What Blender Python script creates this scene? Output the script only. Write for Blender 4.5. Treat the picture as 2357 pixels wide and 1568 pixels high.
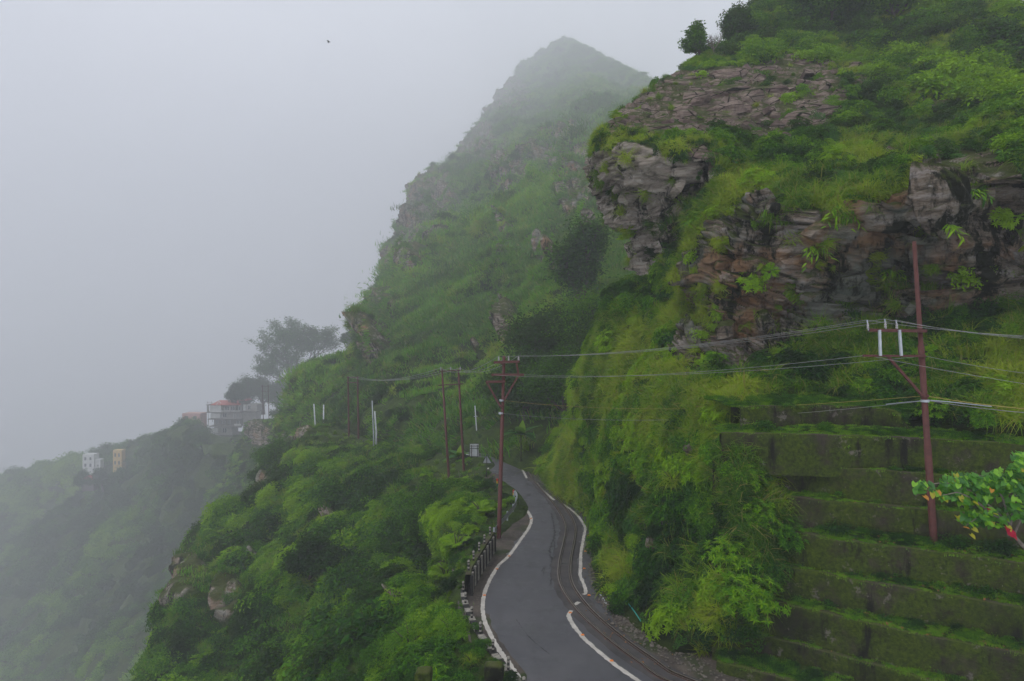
import bpy, math, random
import numpy as np
from mathutils import Vector, Matrix
random.seed(7); RNG = np.random.default_rng(7)
SC = bpy.context.scene; COL = SC.collection
for o in list(bpy.data.objects): bpy.data.objects.remove(o)
# ---------------------------------------------------------------- camera, sky, sun, exposure
F = 1571.3; U0 = 1178.5; V0 = 784.0; H = 11.0          # survey constants: focal length, image centre, eye height over the road
cam = bpy.data.cameras.new('camera'); cam.lens = 24.0; cam.sensor_width = 36.0; cam.clip_start = 0.1; cam.clip_end = 4000
camo = bpy.data.objects.new('camera', cam); COL.objects.link(camo)
camo.location = (0, 0, H); camo.rotation_euler = (math.radians(90), 0, 0); SC.camera = camo
W = bpy.data.worlds.new('World'); SC.world = W; W.use_nodes = True
nt = W.node_tree; nt.nodes.clear()
sky = nt.nodes.new('ShaderNodeTexSky'); sky.sky_type = 'NISHITA'; sky.sun_disc = False
SUN_EL, SUN_AZ = math.radians(58), math.radians(-125)
sky.sun_elevation = SUN_EL; sky.sun_rotation = SUN_AZ; sky.altitude = 1500; sky.air_density = 1.0; sky.dust_density = 3.0
hs = nt.nodes.new('ShaderNodeHueSaturation'); hs.inputs['Saturation'].default_value = 0.25
mx = nt.nodes.new('ShaderNodeMix'); mx.data_type = 'RGBA'; mx.inputs['Factor'].default_value = 0.6
mx.inputs['B'].default_value = (8.6, 8.95, 9.9, 1)   # the closed cloud deck
tc = nt.nodes.new('ShaderNodeTexCoord'); cn = nt.nodes.new('ShaderNodeTexNoise'); cn.inputs['Scale'].default_value = 2.2; cn.inputs['Detail'].default_value = 4; cn.inputs['Distortion'].default_value = .6
cr_ = nt.nodes.new('ShaderNodeValToRGB'); cr_.color_ramp.elements[0].position = .3; cr_.color_ramp.elements[0].color = (7.0, 7.3, 8.2, 1); cr_.color_ramp.elements[1].position = .7; cr_.color_ramp.elements[1].color = (10.2, 10.5, 11.3, 1)
nt.links.new(tc.outputs['Generated'], cn.inputs['Vector']); nt.links.new(cn.outputs[0], cr_.inputs[0]); nt.links.new(cr_.outputs[0], mx.inputs['B'])
bg = nt.nodes.new('ShaderNodeBackground'); bg.inputs['Strength'].default_value = 0.14
wo = nt.nodes.new('ShaderNodeOutputWorld')
nt.links.new(sky.outputs[0], hs.inputs['Color']); nt.links.new(hs.outputs[0], mx.inputs['A'])
nt.links.new(mx.outputs['Result'], bg.inputs['Color']); nt.links.new(bg.outputs[0], wo.inputs['Surface'])
sl = bpy.data.lights.new('sun', 'SUN'); sl.energy = 1.5; sl.angle = math.radians(25); sl.color = (1, .96, .9)
so = bpy.data.objects.new('sun', sl); COL.objects.link(so)
sd = Vector((math.sin(SUN_AZ)*math.cos(SUN_EL), math.cos(SUN_AZ)*math.cos(SUN_EL), math.sin(SUN_EL)))
so.rotation_euler = sd.to_track_quat('Z', 'Y').to_euler(); so.location = (0, 0, 250)
SC.view_settings.view_transform = 'Standard'; SC.view_settings.look = 'None'
SC.view_settings.exposure = 0.32; SC.view_settings.gamma = 1.0; SC.view_settings.use_curve_mapping = False
SC.cycles.volume_bounces = 3; SC.cycles.max_bounces = 8; SC.cycles.diffuse_bounces = 2; SC.cycles.glossy_bounces = 1
SC.cycles.transmission_bounces = 3; SC.cycles.transparent_max_bounces = 8; SC.cycles.use_denoising = True
SC.cycles.use_adaptive_sampling = False; SC.cycles.caustics_reflective = False; SC.cycles.caustics_refractive = False
HAZE = 0.0012
# ---------------------------------------------------------------- helpers
def P(u, v, d): return (d*(u-U0)/F, d, H-d*(v-V0)/F)
def PZ(u, v, z=0.0):
    d = (H-z)*F/(v-V0); return (d*(u-U0)/F, d, z)
STR = {'m': (150, .7, .0098), 'l': (120, 1.4, 0), 'c': (300, .9, 0), 'v': (0, .22, 0)}    # how the far ground was stretched in depth
def PF(u, v, d, k='l'): return P(u, v, d+max(0, d-STR[k][0])*STR[k][1]+max(0, d-STR[k][0])**2*STR[k][2])
def meta(o, label=None, cat=None, group=None, kind=None):
    if label: o['label'] = label
    if cat: o['category'] = cat
    if group: o['group'] = group
    if kind: o['kind'] = kind
    return o
def np_mesh(name, V, faces, mats=(), smooth=False, mi=None, attrs=None):
    V = np.asarray(V, np.float32).reshape(-1, 3); faces = np.asarray(faces, np.int32); k = faces.shape[1]; n = len(faces)
    me = bpy.data.meshes.new(name); me.vertices.add(len(V)); me.vertices.foreach_set('co', V.ravel())
    me.loops.add(n*k); me.loops.foreach_set('vertex_index', faces.ravel())
    me.polygons.add(n); me.polygons.foreach_set('loop_start', np.arange(0, n*k, k, dtype=np.int32))
    me.polygons.foreach_set('use_smooth', np.full(n, smooth))
    for m in mats: me.materials.append(m)
    if mi is not None: me.polygons.foreach_set('material_index', np.asarray(mi, np.int32))
    me.update(calc_edges=True)
    for a, arr in (attrs or {}).items():
        at = me.attributes.new(a, 'FLOAT', 'POINT'); at.data.foreach_set('value', np.asarray(arr, np.float32).ravel())
    return me
def link(name, me, parent=None, loc=(0, 0, 0), rot=None):
    o = bpy.data.objects.new(name, me); COL.objects.link(o); o.location = loc
    if rot is not None: o.rotation_euler = rot
    if parent: o.parent = parent
    return o
def empty(name, loc=(0, 0, 0)): return link(name, None, None, loc)
class MB:
    """collects boxes, bars and tubes into one mesh (mixed polygons)"""
    def __init__(s): s.v = []; s.f = []; s.m = []
    def add(s, vs, fs, m=0):
        b = len(s.v); s.v += [tuple(x) for x in vs]; s.f += [tuple(b+i for i in f) for f in fs]; s.m += [m]*len(fs)
    def box(s, c, size, R=None, m=0, taper=1.0):
        hx, hy, hz = size[0]/2, size[1]/2, size[2]/2; vs = []
        for z in (-1, 1):
            t = taper if z > 0 else 1
            for x, y in ((-1, -1), (1, -1), (1, 1), (-1, 1)):
                p = Vector((x*hx*t, y*hy*t, z*hz))
                if R is not None: p = R @ p
                vs.append(Vector(c)+p)
        s.add(vs, [(3, 2, 1, 0), (4, 5, 6, 7), (0, 1, 5, 4), (1, 2, 6, 5), (2, 3, 7, 6), (3, 0, 4, 7)], m)
    def bar(s, a, b, w, h=None, up=(0, 0, 1), m=0):
        a, b = Vector(a), Vector(b); h = h or w; d = (b-a); L = d.length; d.normalize(); up = Vector(up)
        if abs(d.dot(up)) > .95: up = Vector((0, 1, 0))
        x = d.cross(up).normalized(); z = x.cross(d).normalized()
        R = Matrix((x, d, z)).transposed(); s.box((a+b)/2, (w, L, h), R, m)
    def tube(s, pts, rad, seg=8, cap=True, m=0):
        pts = [Vector(p) for p in pts]; n = len(pts); rad = rad if isinstance(rad, (list, tuple)) else [rad]*n
        b = len(s.v); px = None
        for i, p in enumerate(pts):
            t = (pts[min(i+1, n-1)]-pts[max(i-1, 0)]).normalized()
            if px is None: px = t.orthogonal().normalized()
            px = (px-t*px.dot(t)).normalized(); py = t.cross(px)
            for k in range(seg):
                a = 2*math.pi*k/seg; s.v.append(tuple(p+(px*math.cos(a)+py*math.sin(a))*rad[i]))
        for i in range(n-1):
            for k in range(seg):
                k2 = (k+1) % seg; s.f.append((b+i*seg+k, b+i*seg+k2, b+(i+1)*seg+k2, b+(i+1)*seg+k)); s.m.append(m)
        if cap:
            s.f.append(tuple(b+k for k in reversed(range(seg)))); s.f.append(tuple(b+(n-1)*seg+k for k in range(seg))); s.m += [m, m]
    def lathe(s, prof, c, seg=10, m=0):
        s.tube([(c[0], c[1], c[2]+z) for r, z in prof], [max(r, .0005) for r, z in prof], seg, True, m)
    def mesh(s, name, mats, smooth=False):
        me = bpy.data.meshes.new(name); me.from_pydata(s.v, [], s.f)
        for m in (mats if isinstance(mats, (list, tuple)) else [mats]): me.materials.append(m)
        me.polygons.foreach_set('material_index', s.m)
        me.polygons.foreach_set('use_smooth', [smooth]*len(s.f)); me.update(); return me
    def build(s, name, mats, parent=None, smooth=False, loc=(0, 0, 0)): return link(name, s.mesh(name, mats, smooth), parent, loc)
# ---- noise
def _h(ix, iy, iz, seed):
    n = (ix*73856093) ^ (iy*19349663) ^ (iz*83492791) ^ (seed*265443576)
    n &= 0xffffffff; n = ((n ^ (n >> 15))*2246822519) & 0xffffffff; n = ((n ^ (n >> 13))*3266489917) & 0xffffffff
    return (n ^ (n >> 16))/4294967295.0
def vnoise(p, seed=0):
    i = np.floor(p).astype(np.int64); f = p-i; f = f*f*f*(f*(f*6-15)+10); r = 0
    for dx in (0, 1):
        for dy in (0, 1):
            for dz in (0, 1):
                w = (f[..., 0] if dx else 1-f[..., 0])*(f[..., 1] if dy else 1-f[..., 1])*(f[..., 2] if dz else 1-f[..., 2])
                r = r + w*_h(i[..., 0]+dx, i[..., 1]+dy, i[..., 2]+dz, seed)
    return r*2-1
def fbm(p, scale, octv=4, seed=0, gain=.5):
    r = 0; a = 1; s = 1/scale; tot = 0
    for k in range(octv):
        r = r+a*vnoise(p*s+17.3*k, seed+k); tot += a; a *= gain; s *= 2.03
    return r/tot*1.5
def smooth(x, a, b):
    t = np.clip((x-a)/(b-a), 0, 1); return t*t*(3-2*t)
# ---- lofted surfaces
def crm(C, n):
    """Catmull-Rom resample of control rows C (axis 0) to n samples"""
    C = np.asarray(C, float); m = len(C); t = np.linspace(0, m-1, n); i = np.clip(np.floor(t).astype(int), 0, m-2); f = (t-i)
    sh = (slice(None),)+(None,)*(C.ndim-1); f = f[sh]
    p0 = C[np.clip(i-1, 0, m-1)]; p1 = C[i]; p2 = C[i+1]; p3 = C[np.clip(i+2, 0, m-1)]
    T = .5; m1 = (p2-p0)*T; m2 = (p3-p1)*T
    return (2*f**3-3*f**2+1)*p1+(f**3-2*f**2+f)*m1+(-2*f**3+3*f**2)*p2+(f**3-f**2)*m2
def gridP(rows, nr, nc, k='c'):
    """rows: list (bottom to top) of equal lists of surveyed (u, v, d) -> world grid"""
    C = np.array([[PF(*q, k) for q in r] for r in rows]); G = crm(C, nr); G = crm(G.transpose(1, 0, 2), nc).transpose(1, 0, 2); return G
def gnorm(G):
    du = np.gradient(G, axis=1); dv = np.gradient(G, axis=0); n = np.cross(du, dv); n /= np.linalg.norm(n, axis=2, keepdims=True)+1e-9
    c = np.array([0, 0, H])-G
    if np.sum(n*c) < 0: n = -n
    return n
def proj(G): return U0+F*G[..., 0]/G[..., 1], V0-F*(G[..., 2]-H)/G[..., 1]
def inpoly(u, v, poly):
    r = np.zeros(u.shape, bool); n = len(poly)
    for i in range(n):
        (x1, y1), (x2, y2) = poly[i], poly[(i+1) % n]
        c = ((y1 > v) != (y2 > v)) & (u < (x2-x1)*(v-y1)/(y2-y1+1e-9)+x1); r ^= c
    return r
def blur(M, k=2):
    for _ in range(k):
        M = (np.roll(M, 1, 0)+np.roll(M, -1, 0)+2*M)/4; M = (np.roll(M, 1, 1)+np.roll(M, -1, 1)+2*M)/4
    return M
def gfaces(nr, nc, flip=False):
    i = np.arange(nr*nc).reshape(nr, nc); a, b, c, d = i[:-1, :-1].ravel(), i[:-1, 1:].ravel(), i[1:, 1:].ravel(), i[1:, :-1].ravel()
    return np.stack([a, d, c, b] if flip else [a, b, c, d], 1)
def gobj(name, G, mat, attrs=None, label=None):
    me = np_mesh(name, G.reshape(-1, 3), gfaces(*G.shape[:2]), [mat], True, None, attrs)
    return meta(link(name, me), kind='structure', label=label)
class Surf:
    """a finished ground surface: look-ups for planting"""
    def __init__(s, G, w=None):
        s.G = G; s.N = gnorm(G); s.u, s.v = proj(G); s.w = w
    def at(s, u, v):
        e = (s.u-u)**2+(s.v-v)**2; i = np.unravel_index(np.argmin(e), e.shape); return Vector(s.G[i]), Vector(s.N[i])
# ---- node shorthand
class NT:
    def __init__(s, name):
        s.mat = bpy.data.materials.new(name); s.mat.use_nodes = True; s.t = s.mat.node_tree; s.t.nodes.clear()
        s.out = s.t.nodes.new('ShaderNodeOutputMaterial')
    def n(s, typ, **kw):
        nd = s.t.nodes.new('ShaderNode'+typ)
        for k, v in kw.items():
            if k[0] == '_': setattr(nd, k[1:], v)
            else: s.set(nd.inputs[int(k[1:]) if k[0] == 'i' and k[1:].isdigit() else k.replace('__', ' ')], v)
        return nd
    def set(s, sock, v):
        if isinstance(v, bpy.types.NodeSocket): s.t.links.new(v, sock)
        else: sock.default_value = v
    def noise(s, vec, scale, detail=4, rough=.6, dist=0): return s.n('TexNoise', Vector=vec, Scale=scale, Detail=detail, Roughness=rough, Distortion=dist).outputs[0]
    def ramp(s, fac, stops):
        r = s.n('ValToRGB', Fac=fac); e = r.color_ramp.elements
        while len(e) < len(stops): e.new(.5)
        for x, (p, c) in zip(e, stops): x.position = p; x.color = (*c, 1) if len(c) == 3 else c
        return r.outputs[0]
    def step(s, x, a, b): return s.n('MapRange', Value=x, From__Min=a, From__Max=b, _clamp=True).outputs[0]
    def mix(s, f, a, b, mode='MIX'):
        m = s.n('Mix', _data_type='RGBA', _blend_type=mode); s.set(m.inputs[0], f)
        for k, c in ((6, a), (7, b)): s.set(m.inputs[k], (*c, 1) if isinstance(c, tuple) and len(c) == 3 else c)
        return m.outputs[2]
    def math(s, op, a, b=0.0): return s.n('Math', _operation=op, i0=a, i1=b).outputs[0]
    def attr(s, name, typ='GEOMETRY'): return s.n('Attribute', _attribute_name=name, _attribute_type=typ).outputs['Fac']
    def pos(s): return s.n('NewGeometry').outputs['Position']
    def nz(s): return s.n('SeparateXYZ', i0=s.n('NewGeometry').outputs['Normal']).outputs[2]
    def mapv(s, vec, scale=(1, 1, 1), rot=(0, 0, 0)): return s.n('Mapping', Vector=vec, Scale=scale, Rotation=rot).outputs[0]
    def bsdf(s, col, rough=.8, spec=.3, metal=0.0, height=None, bump=.3, dist=.05):
        b = s.n('BsdfPrincipled', Base__Color=(*col, 1) if isinstance(col, tuple) and len(col) == 3 else col, Roughness=rough, Metallic=metal)
        b.inputs['Specular IOR Level'].default_value = spec
        if height is not None: s.t.links.new(s.n('Bump', Height=height, Strength=bump, Distance=dist).outputs[0], b.inputs['Normal'])
        s.t.links.new(b.outputs[0], s.out.inputs['Surface']); return s.mat
# ---------------------------------------------------------------- materials
def leaf_mat(name, stops, straw=None, transl=.35, rough=.6, vary=.45):
    t = NT(name); tint = t.attr('tint', 'INSTANCER'); lv = t.attr('lv'); rnd = t.n('ObjectInfo').outputs['Random']
    x = t.math('ADD', tint, t.math('ADD', t.math('MULTIPLY', t.math('SUBTRACT', lv, .5), vary), t.math('MULTIPLY', t.math('SUBTRACT', rnd, .5), .5)))
    c = t.ramp(x, stops)
    if straw: c = t.mix(t.step(lv, .90, .96), c, straw)
    b = t.n('BsdfPrincipled', Base__Color=c, Roughness=rough); b.inputs['Specular IOR Level'].default_value = .1
    tr = t.n('BsdfTranslucent', Color=t.mix(.5, c, (.2, .3, .01), 'MIX'))
    m = t.n('MixShader', i0=transl, i1=b.outputs[0], i2=tr.outputs[0]); t.t.links.new(m.outputs[0], t.out.inputs['Surface']); return t.mat
GREEN = [(0, (.005, .028, .009)), (.3, (.02, .095, .01)), (.6, (.085, .23, .008)), (1, (.23, .4, .012))]  # leaf greens; dark end lowered to paint shade between mounds too
M_leaf = leaf_mat('leaf_green', GREEN)
M_grass = leaf_mat('grass_green', [(0, (.02, .07, .006)), (.35, (.065, .17, .008)), (.7, (.16, .28, .01)), (1, (.27, .36, .02))], (.26, .22, .06), .35, .55, .4)
M_sward = leaf_mat('sward_green', [(0, (.015, .065, .008)), (.35, (.045, .17, .01)), (.7, (.1, .29, .012)), (1, (.2, .38, .02))], (.22, .22, .06), .35, .6, .4)
M_cover = leaf_mat('creeper_green', [(0, (.012, .055, .016)), (.5, (.03, .12, .016)), (1, (.08, .19, .015))], None, .3, .5)
def plain(name, col, rough=.7, spec=.3, metal=0.0, var=.25, scale=3.0, bump=.15):
    t = NT(name); p = t.n('TexCoord').outputs['Object']; n = t.noise(p, scale, 5)
    c = t.mix(t.math('MULTIPLY', t.step(n, .35, .7), var*2), col, tuple(x*.45 for x in col))
    return t.bsdf(c, rough, spec, metal, n, bump, .02)
M_bark = plain('bark', (.09, .07, .055), .9, .2, 0, .4, 6, .5)
M_barkpale = plain('pale_bark', (.2, .17, .14), .9, .2, 0, .4, 6, .5)
def rocky(name, veg_a=(.012, .022, .006), veg_b=(.045, .07, .008)):
    t = NT(name); p = t.pos(); rk = t.attr('rock'); rt = t.attr('rtype')
    st = t.mapv(p, (.32, .32, 1.7), (.22, -.12, 0)); wn = t.noise(st, 1.3, 10, .74, .15); fine = t.noise(st, 6.5, 8, .8, .1)
    big = t.noise(p, .22, 3); med = t.noise(p, .9, 6, .65)
    sp = t.noise(t.mapv(p, (1, 1, 2.2), (.2, -.1, 0)), 2.6, 6, .75)
    A = t.ramp(wn, [(.25, (.04, .028, .026)), (.40, (.17, .115, .105)), (.52, (.27, .205, .17)), (.68, (.37, .3, .255))])
    B = t.ramp(wn, [(.3, (.04, .033, .028)), (.41, (.21, .175, .14)), (.52, (.36, .31, .26)), (.66, (.5, .46, .4))])
    Cc = t.ramp(wn, [(.34, (.01, .009, .008)), (.42, (.075, .058, .044)), (.50, (.2, .16, .12)), (.62, (.32, .29, .27)), (.72, (.5, .48, .45))])
    Cc = t.mix(t.math('MULTIPLY', t.step(big, .5, .6), .65), Cc, (.1, .125, .1))       # grey green lichen
    Cc = t.mix(t.math('MULTIPLY', t.step(t.noise(p, .33, 4), .52, .62), .7), Cc, (.24, .12, .05))
    col = t.mix(t.step(rt, .25, .75), A, B); col = t.mix(t.step(rt, 1.25, 1.75), col, Cc)
    vo = t.n('TexVoronoi', Vector=t.mapv(p, (.45, .45, 1.5), (.22, -.12, 0)), Scale=1.1, _feature='DISTANCE_TO_EDGE').outputs[0]
    col = t.mix(t.math('MULTIPLY', t.step(vo, .035, .01), t.step(rt, 1.0, .3)), col, (.008, .008, .005))
    col = t.mix(t.step(fine, .56, .64), col, t.mix(.6, col, (.02, .016, .014)))
    col = t.mix(t.step(sp, .66, .7), col, (.4, .38, .35))
    stain = t.step(t.noise(t.mapv(p, (1, 1, .45)), .6, 6, .75), .5, .58)
    col = t.mix(t.math('MULTIPLY', stain, t.step(rt, -.3, .6)), col, (.011, .013, .006))
    moss = t.math('MULTIPLY', t.step(t.math('ADD', t.nz(), t.math('MULTIPLY', t.math('SUBTRACT', med, .5), 2.2)), .45, .8), .9)
    col = t.mix(moss, col, t.mix(t.step(fine, .3, .7), (.02, .035, .005), (.065, .085, .01)))
    soil = t.mix(t.step(med, .35, .65), veg_a, veg_b)
    f = t.step(t.math('ADD', rk, t.math('MULTIPLY', t.math('SUBTRACT', med, .5), .7)), .42, .58)
    col = t.mix(f, soil, col)
    h = t.math('ADD', wn, t.math('MULTIPLY', fine, .5)); h = t.math('ADD', h, t.math('MULTIPLY', t.n('TexVoronoi', Vector=st, Scale=2.2, _feature='DISTANCE_TO_EDGE').outputs[0], .5))
    return t.bsdf(col, .9, .1, 0, h, 1.0, .3)
M_rock = rocky('cliff_rock'); M_hill = rocky('hillside_ground', (.02, .035, .008), (.05, .085, .01))
# ---------------------------------------------------------------- the right-hand massif: bank, overhanging cliff, slabs, hilltop
cols = [
 [(1225,1080,58),(1300,1000,60),(1330,930,62),(1370,800,62),(1400,740,60),(1450,690,58),(1480,650,55),(1470,520,55),(1440,400,54),(1440,330,53),(1470,275,54),(1510,230,58),(1530,205,62),(1590,165,70),(1650,140,78),(1670,200,100)],
 [(1283,1140,48.5),(1300,1060,48),(1325,960,47),(1335,880,46.5),(1392,790,46),(1410,700,46),(1468,645,45),(1448,530,44),(1388,410,42.5),(1384,310,42.5),(1425,262,45),(1475,222,50),(1500,196,54),(1555,175,62),(1600,150,68),(1640,210,90)],
 [(1360,1206,41),(1375,1120,40),(1400,1010,39),(1420,900,39),(1470,800,40),(1485,710,41),(1515,650,41.5),(1510,500,41),(1470,405,38.5),(1465,350,38),(1500,290,42),(1545,220,49),(1570,168,56),(1620,145,63),(1670,115,70),(1700,140,95)],
 [(1366,1323,32),(1420,1230,31.5),(1470,1110,31.5),(1510,980,32),(1560,870,33),(1570,770,35),(1590,700,37),(1585,560,37.5),(1600,410,36.5),(1615,350,36),(1640,295,41),(1660,220,48),(1680,150,57),(1705,112,65),(1735,62,72),(1760,100,98)],
 [(1415,1408,27.7),(1500,1320,27.5),(1570,1180,27.5),(1610,1040,28),(1635,930,29),(1640,860,30.5),(1640,790,32.3),(1645,650,32.5),(1680,520,33),(1710,430,34),(1740,320,40),(1760,220,48),(1790,138,58),(1800,60,67),(1810,-40,74),(1830,60,98)],
 [(1488,1470,25.2),(1580,1400,24.6),(1650,1270,24),(1675,1120,24.2),(1700,960,25.5),(1730,870,28),(1745,795,30.8),(1765,650,30.8),(1775,520,30),(1795,445,30.5),(1830,330,38),(1850,230,47),(1870,130,58),(1880,30,68),(1880,-120,75),(1900,0,100)],
 [(1561,1506,23.9),(1665,1440,23.4),(1760,1330,23.1),(1790,1190,23.9),(1790,1030,25.4),(1850,900,26.5),(1880,765,30),(1890,640,30),(1900,510,28.3),(1920,440,29),(1950,340,36),(1970,240,45),(1990,140,56),(2000,30,66),(2000,-140,74),(2020,0,100)],
 [(1740,1490,25),(1830,1400,25.2),(1900,1250,25.5),(1950,1080,25.8),(1965,930,25.7),(1990,830,27.3),(2010,748,30),(2020,630,30.2),(2030,500,27.5),(2050,432,28),(2080,340,35),(2100,240,44),(2110,140,54),(2120,20,63),(2130,-140,70),(2150,0,95)],
 [(1980,1580,23),(2050,1450,24.2),(2100,1250,24.5),(2120,1080,24.8),(2130,955,24.5),(2140,850,26.5),(2150,735,29.3),(2160,620,29.5),(2170,490,26.8),(2190,415,27),(2210,330,34),(2230,240,42),(2240,140,51),(2250,40,58),(2260,-30,62),(2280,60,82)],
 [(2350,1650,21.5),(2350,1450,22.7),(2355,1250,23),(2360,1080,23.4),(2360,980,23.1),(2360,860,25.5),(2360,715,28.5),(2360,600,29),(2360,450,26),(2360,365,26.3),(2365,300,32),(2370,220,40),(2375,170,46),(2385,120,50),(2400,95,53),(2420,180,75)],
 [(2700,1750,20),(2700,1500,20.5),(2700,1250,21),(2700,1080,21.4),(2700,980,21.6),(2700,860,24),(2700,700,27),(2700,580,27),(2700,420,24.5),(2700,340,25),(2700,270,30),(2700,220,36),(2720,190,40),(2730,175,43),(2740,170,45),(2750,260,60)],
 [(3500,1750,17),(3500,1500,17.5),(3500,1250,18),(3500,1080,18.4),(3500,980,18.6),(3500,860,21),(3500,700,24),(3500,580,24),(3500,420,21.5),(3500,340,22),(3500,270,27),(3500,220,33),(3520,190,37),(3530,175,40),(3540,170,42),(3550,260,57)],
]
rows = [list(r) for r in zip(*cols)]
G = gridP(rows, 760, 620)
# keep the toe on the road level, drop the first row below it
N = gnorm(G); u, v = proj(G)
# rock masks, painted once on the ground surface
R1 = inpoly(u, v, [(1395,285),(1440,240),(1490,200),(1560,165),(1640,155),(1760,140),(1850,118),(1925,140),(1935,205),(1965,240),(1920,275),(1900,310),(1830,300),(1760,330),(1640,320),(1540,318),(1460,322),(1400,330)])
R1 |= inpoly(u, v, [(1955,178),(2020,185),(2015,215),(1950,210)]) | inpoly(u, v, [(2010,355),(2050,325),(2100,340),(2060,365)]) | inpoly(u, v, [(2140,345),(2180,330),(2260,335),(2330,350),(2357,380),(2357,430),(2200,420),(2130,385)])
R1 |= inpoly(u, v, [(2120,230),(2200,225),(2190,245),(2110,245)]) | inpoly(u, v, [(1570,352),(1690,345),(1720,362),(1600,372)]) | inpoly(u, v, [(1690,470),(1740,440),(1760,460),(1730,500)]) | inpoly(u,v,[(1500,340),(1560,335),(1640,345),(1640,352),(1500,352)])
R2 = inpoly(u, v, [(1360,350),(1440,352),(1560,362),(1660,372),(1640,410),(1600,470),(1575,520),(1540,600),(1510,655),(1450,655),(1440,520),(1370,430)])
R3 = inpoly(u, v, [(1560,800),(1590,720),(1610,590),(1640,530),(1700,470),(1760,455),(1900,462),(2000,450),(2080,415),(2150,395),(2357,400),(2800,400),(2800,715),(2357,715),(2230,712),(2150,738),(2000,748),(1870,765),(1760,795),(1740,830),(1650,860),(1570,850)])
rock = np.clip(blur((R1*.86+R2*1.0+R3*1.0).astype(float), 3), 0, 1)
rtype = blur(np.where(R3, 2.0, np.where(R2, 1.0, np.where(v > 380, np.where(u > 1560, 2., 1.), 0.))), 2)
nose = smooth(1500-u, 0, 60)*R2
# displacement: tilted strata with ledges on rock, soft hummocks under plants
sdir = np.array([.16, -.1, 1.0]); sdir /= np.linalg.norm(sdir)
wq = np.stack([fbm(G, 7, 3, 3), fbm(G, 7, 3, 9), fbm(G, 7, 3, 13)], -1)*.9
Q = G+wq; s = Q@sdir; a1 = Q@np.array([.9, .3, 0]); a2 = Q@np.array([-.3, .9, 0])
def blocks(h, L, seed):
    k = np.floor(s/h); fr = s/h-k; j = np.floor(a1/L+_h(k.astype(np.int64), 0, 0, seed)*5); fj = a1/L+_h(k.astype(np.int64), 0, 0, seed)*5-j
    j2 = np.floor(a2/L+3*_h(k.astype(np.int64), 1, 0, seed)); off = _h(k.astype(np.int64), j.astype(np.int64), j2.astype(np.int64), seed+1)
    groove = 1-smooth(np.minimum(np.minimum(fr, 1-fr)*h, np.minimum(fj, 1-fj)*L), 0, .07)
    return off, groove
o1, g1 = blocks(.62, 2.4, 21); o2, g2 = blocks(.23, .9, 31); o3, g3 = blocks(1.9, 4.0, 41)
rd = (o1-.5)*.5+(o2-.5)*.26+(o3-.5)*1.7-g1*.2-g2*.1-g3*.35+fbm(G, 1.2, 4, 5)*.12+fbm(G, 5, 3, 6)*.8
rd = np.where(R1, (o1-.5)*.34+(o2-.5)*.14-g1*.2+fbm(G, 2, 3, 5)*.25, rd)
sd_ = fbm(G, 6, 3, 8)*.8+fbm(G, 1.6, 4, 9)*.45
near = smooth(G[..., 2], -.5, 2.5)
G2 = G+N*((rock*rd+(1-rock)*sd_)*(.15+.85*near))[..., None]
S_cliff = Surf(G2); S_cliff.rock = rock; S_cliff.rtype = rtype
gobj('cliff_hillside', G2, M_rock, {'rock': rock, 'rtype': rtype})
# ---------------------------------------------------------------- the peak across the bend
mrows = [ # far slope
 [(700,1040,150),(760,1015,118),(880,1040,95),(1000,1045,78),(1110,1050,66.5),(1246,1104,54.7),(1330,1150,52),(1450,1180,52)],
 [(665,985,152),(755,975,120),(880,985,97),(1000,1005,80),(1115,1025,68.5),(1243,1060,57),(1330,1080,54),(1450,1080,54)],
 [(690,940,152),(790,925,122),(900,930,103),(1010,940,88),(1130,950,76),(1240,965,66),(1330,970,60),(1450,970,60)],
 [(722,865,157),(820,850,130),(930,840,116),(1040,840,104),(1150,840,92),(1250,830,80),(1350,830,73),(1480,830,70)],
 [(822,768,167),(880,765,145),(970,750,133),(1080,740,122),(1180,720,110),(1280,700,98),(1380,690,90),(1500,690,88)],
 [(880,705,180),(925,672,165),(1020,640,155),(1120,620,146),(1220,600,136),(1310,580,122),(1400,570,112),(1520,570,108)],
 [(915,640,205),(960,595,195),(1060,545,188),(1150,510,180),(1240,480,168),(1330,460,155),(1420,450,140),(1530,450,135)],
 [(918,584,225),(985,545,215),(1070,500,210),(1155,460,204),(1245,430,192),(1335,415,178),(1425,400,160),(1535,400,155)],
 [(965,492,250),(1020,455,242),(1100,420,235),(1180,390,228),(1260,370,215),(1350,350,200),(1430,340,180),(1540,340,175)],
 [(1015,415,285),(1070,375,280),(1130,350,272),(1200,325,262),(1280,305,248),(1360,295,232),(1435,295,210),(1550,295,200)],
 [(1080,335,320),(1120,305,315),(1170,280,308),(1230,258,300),(1300,240,288),(1370,235,268),(1440,245,250),(1560,250,235)],
 [(1150,235,380),(1180,212,376),(1215,195,370),(1260,178,362),(1320,168,348),(1385,190,325),(1450,220,300),(1570,240,280)],
 [(1215,165,420),(1240,138,420),(1262,120,416),(1283,107,412),(1306,99,408),(1400,148,365),(1470,194,325),(1580,260,300)],
 [(1260,220,470),(1280,200,470),(1300,190,470),(1310,190,470),(1330,190,460),(1420,220,450),(1480,260,450),(1590,320,420)],
]
for r in mrows:   # carry the slope round behind its skyline
    q = r[0]; r.insert(0, (q[0]+60, q[1]+70, q[2]*1.1))
    q = r[-1]; r.append((q[0]+250, q[1]+40, q[2]*1.0))
G = gridP(mrows, 560, 420, 'm'); N = gnorm(G); u, v = proj(G)
mr = np.zeros(u.shape)
def blobs(u, v, L):
    m = np.zeros(u.shape)
    for (cx, cy, rx, ry) in L: m = np.maximum(m, 1-smooth(((u-cx)/rx)**2+((v-cy)/ry)**2, .5, 1.5))
    return m
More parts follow.
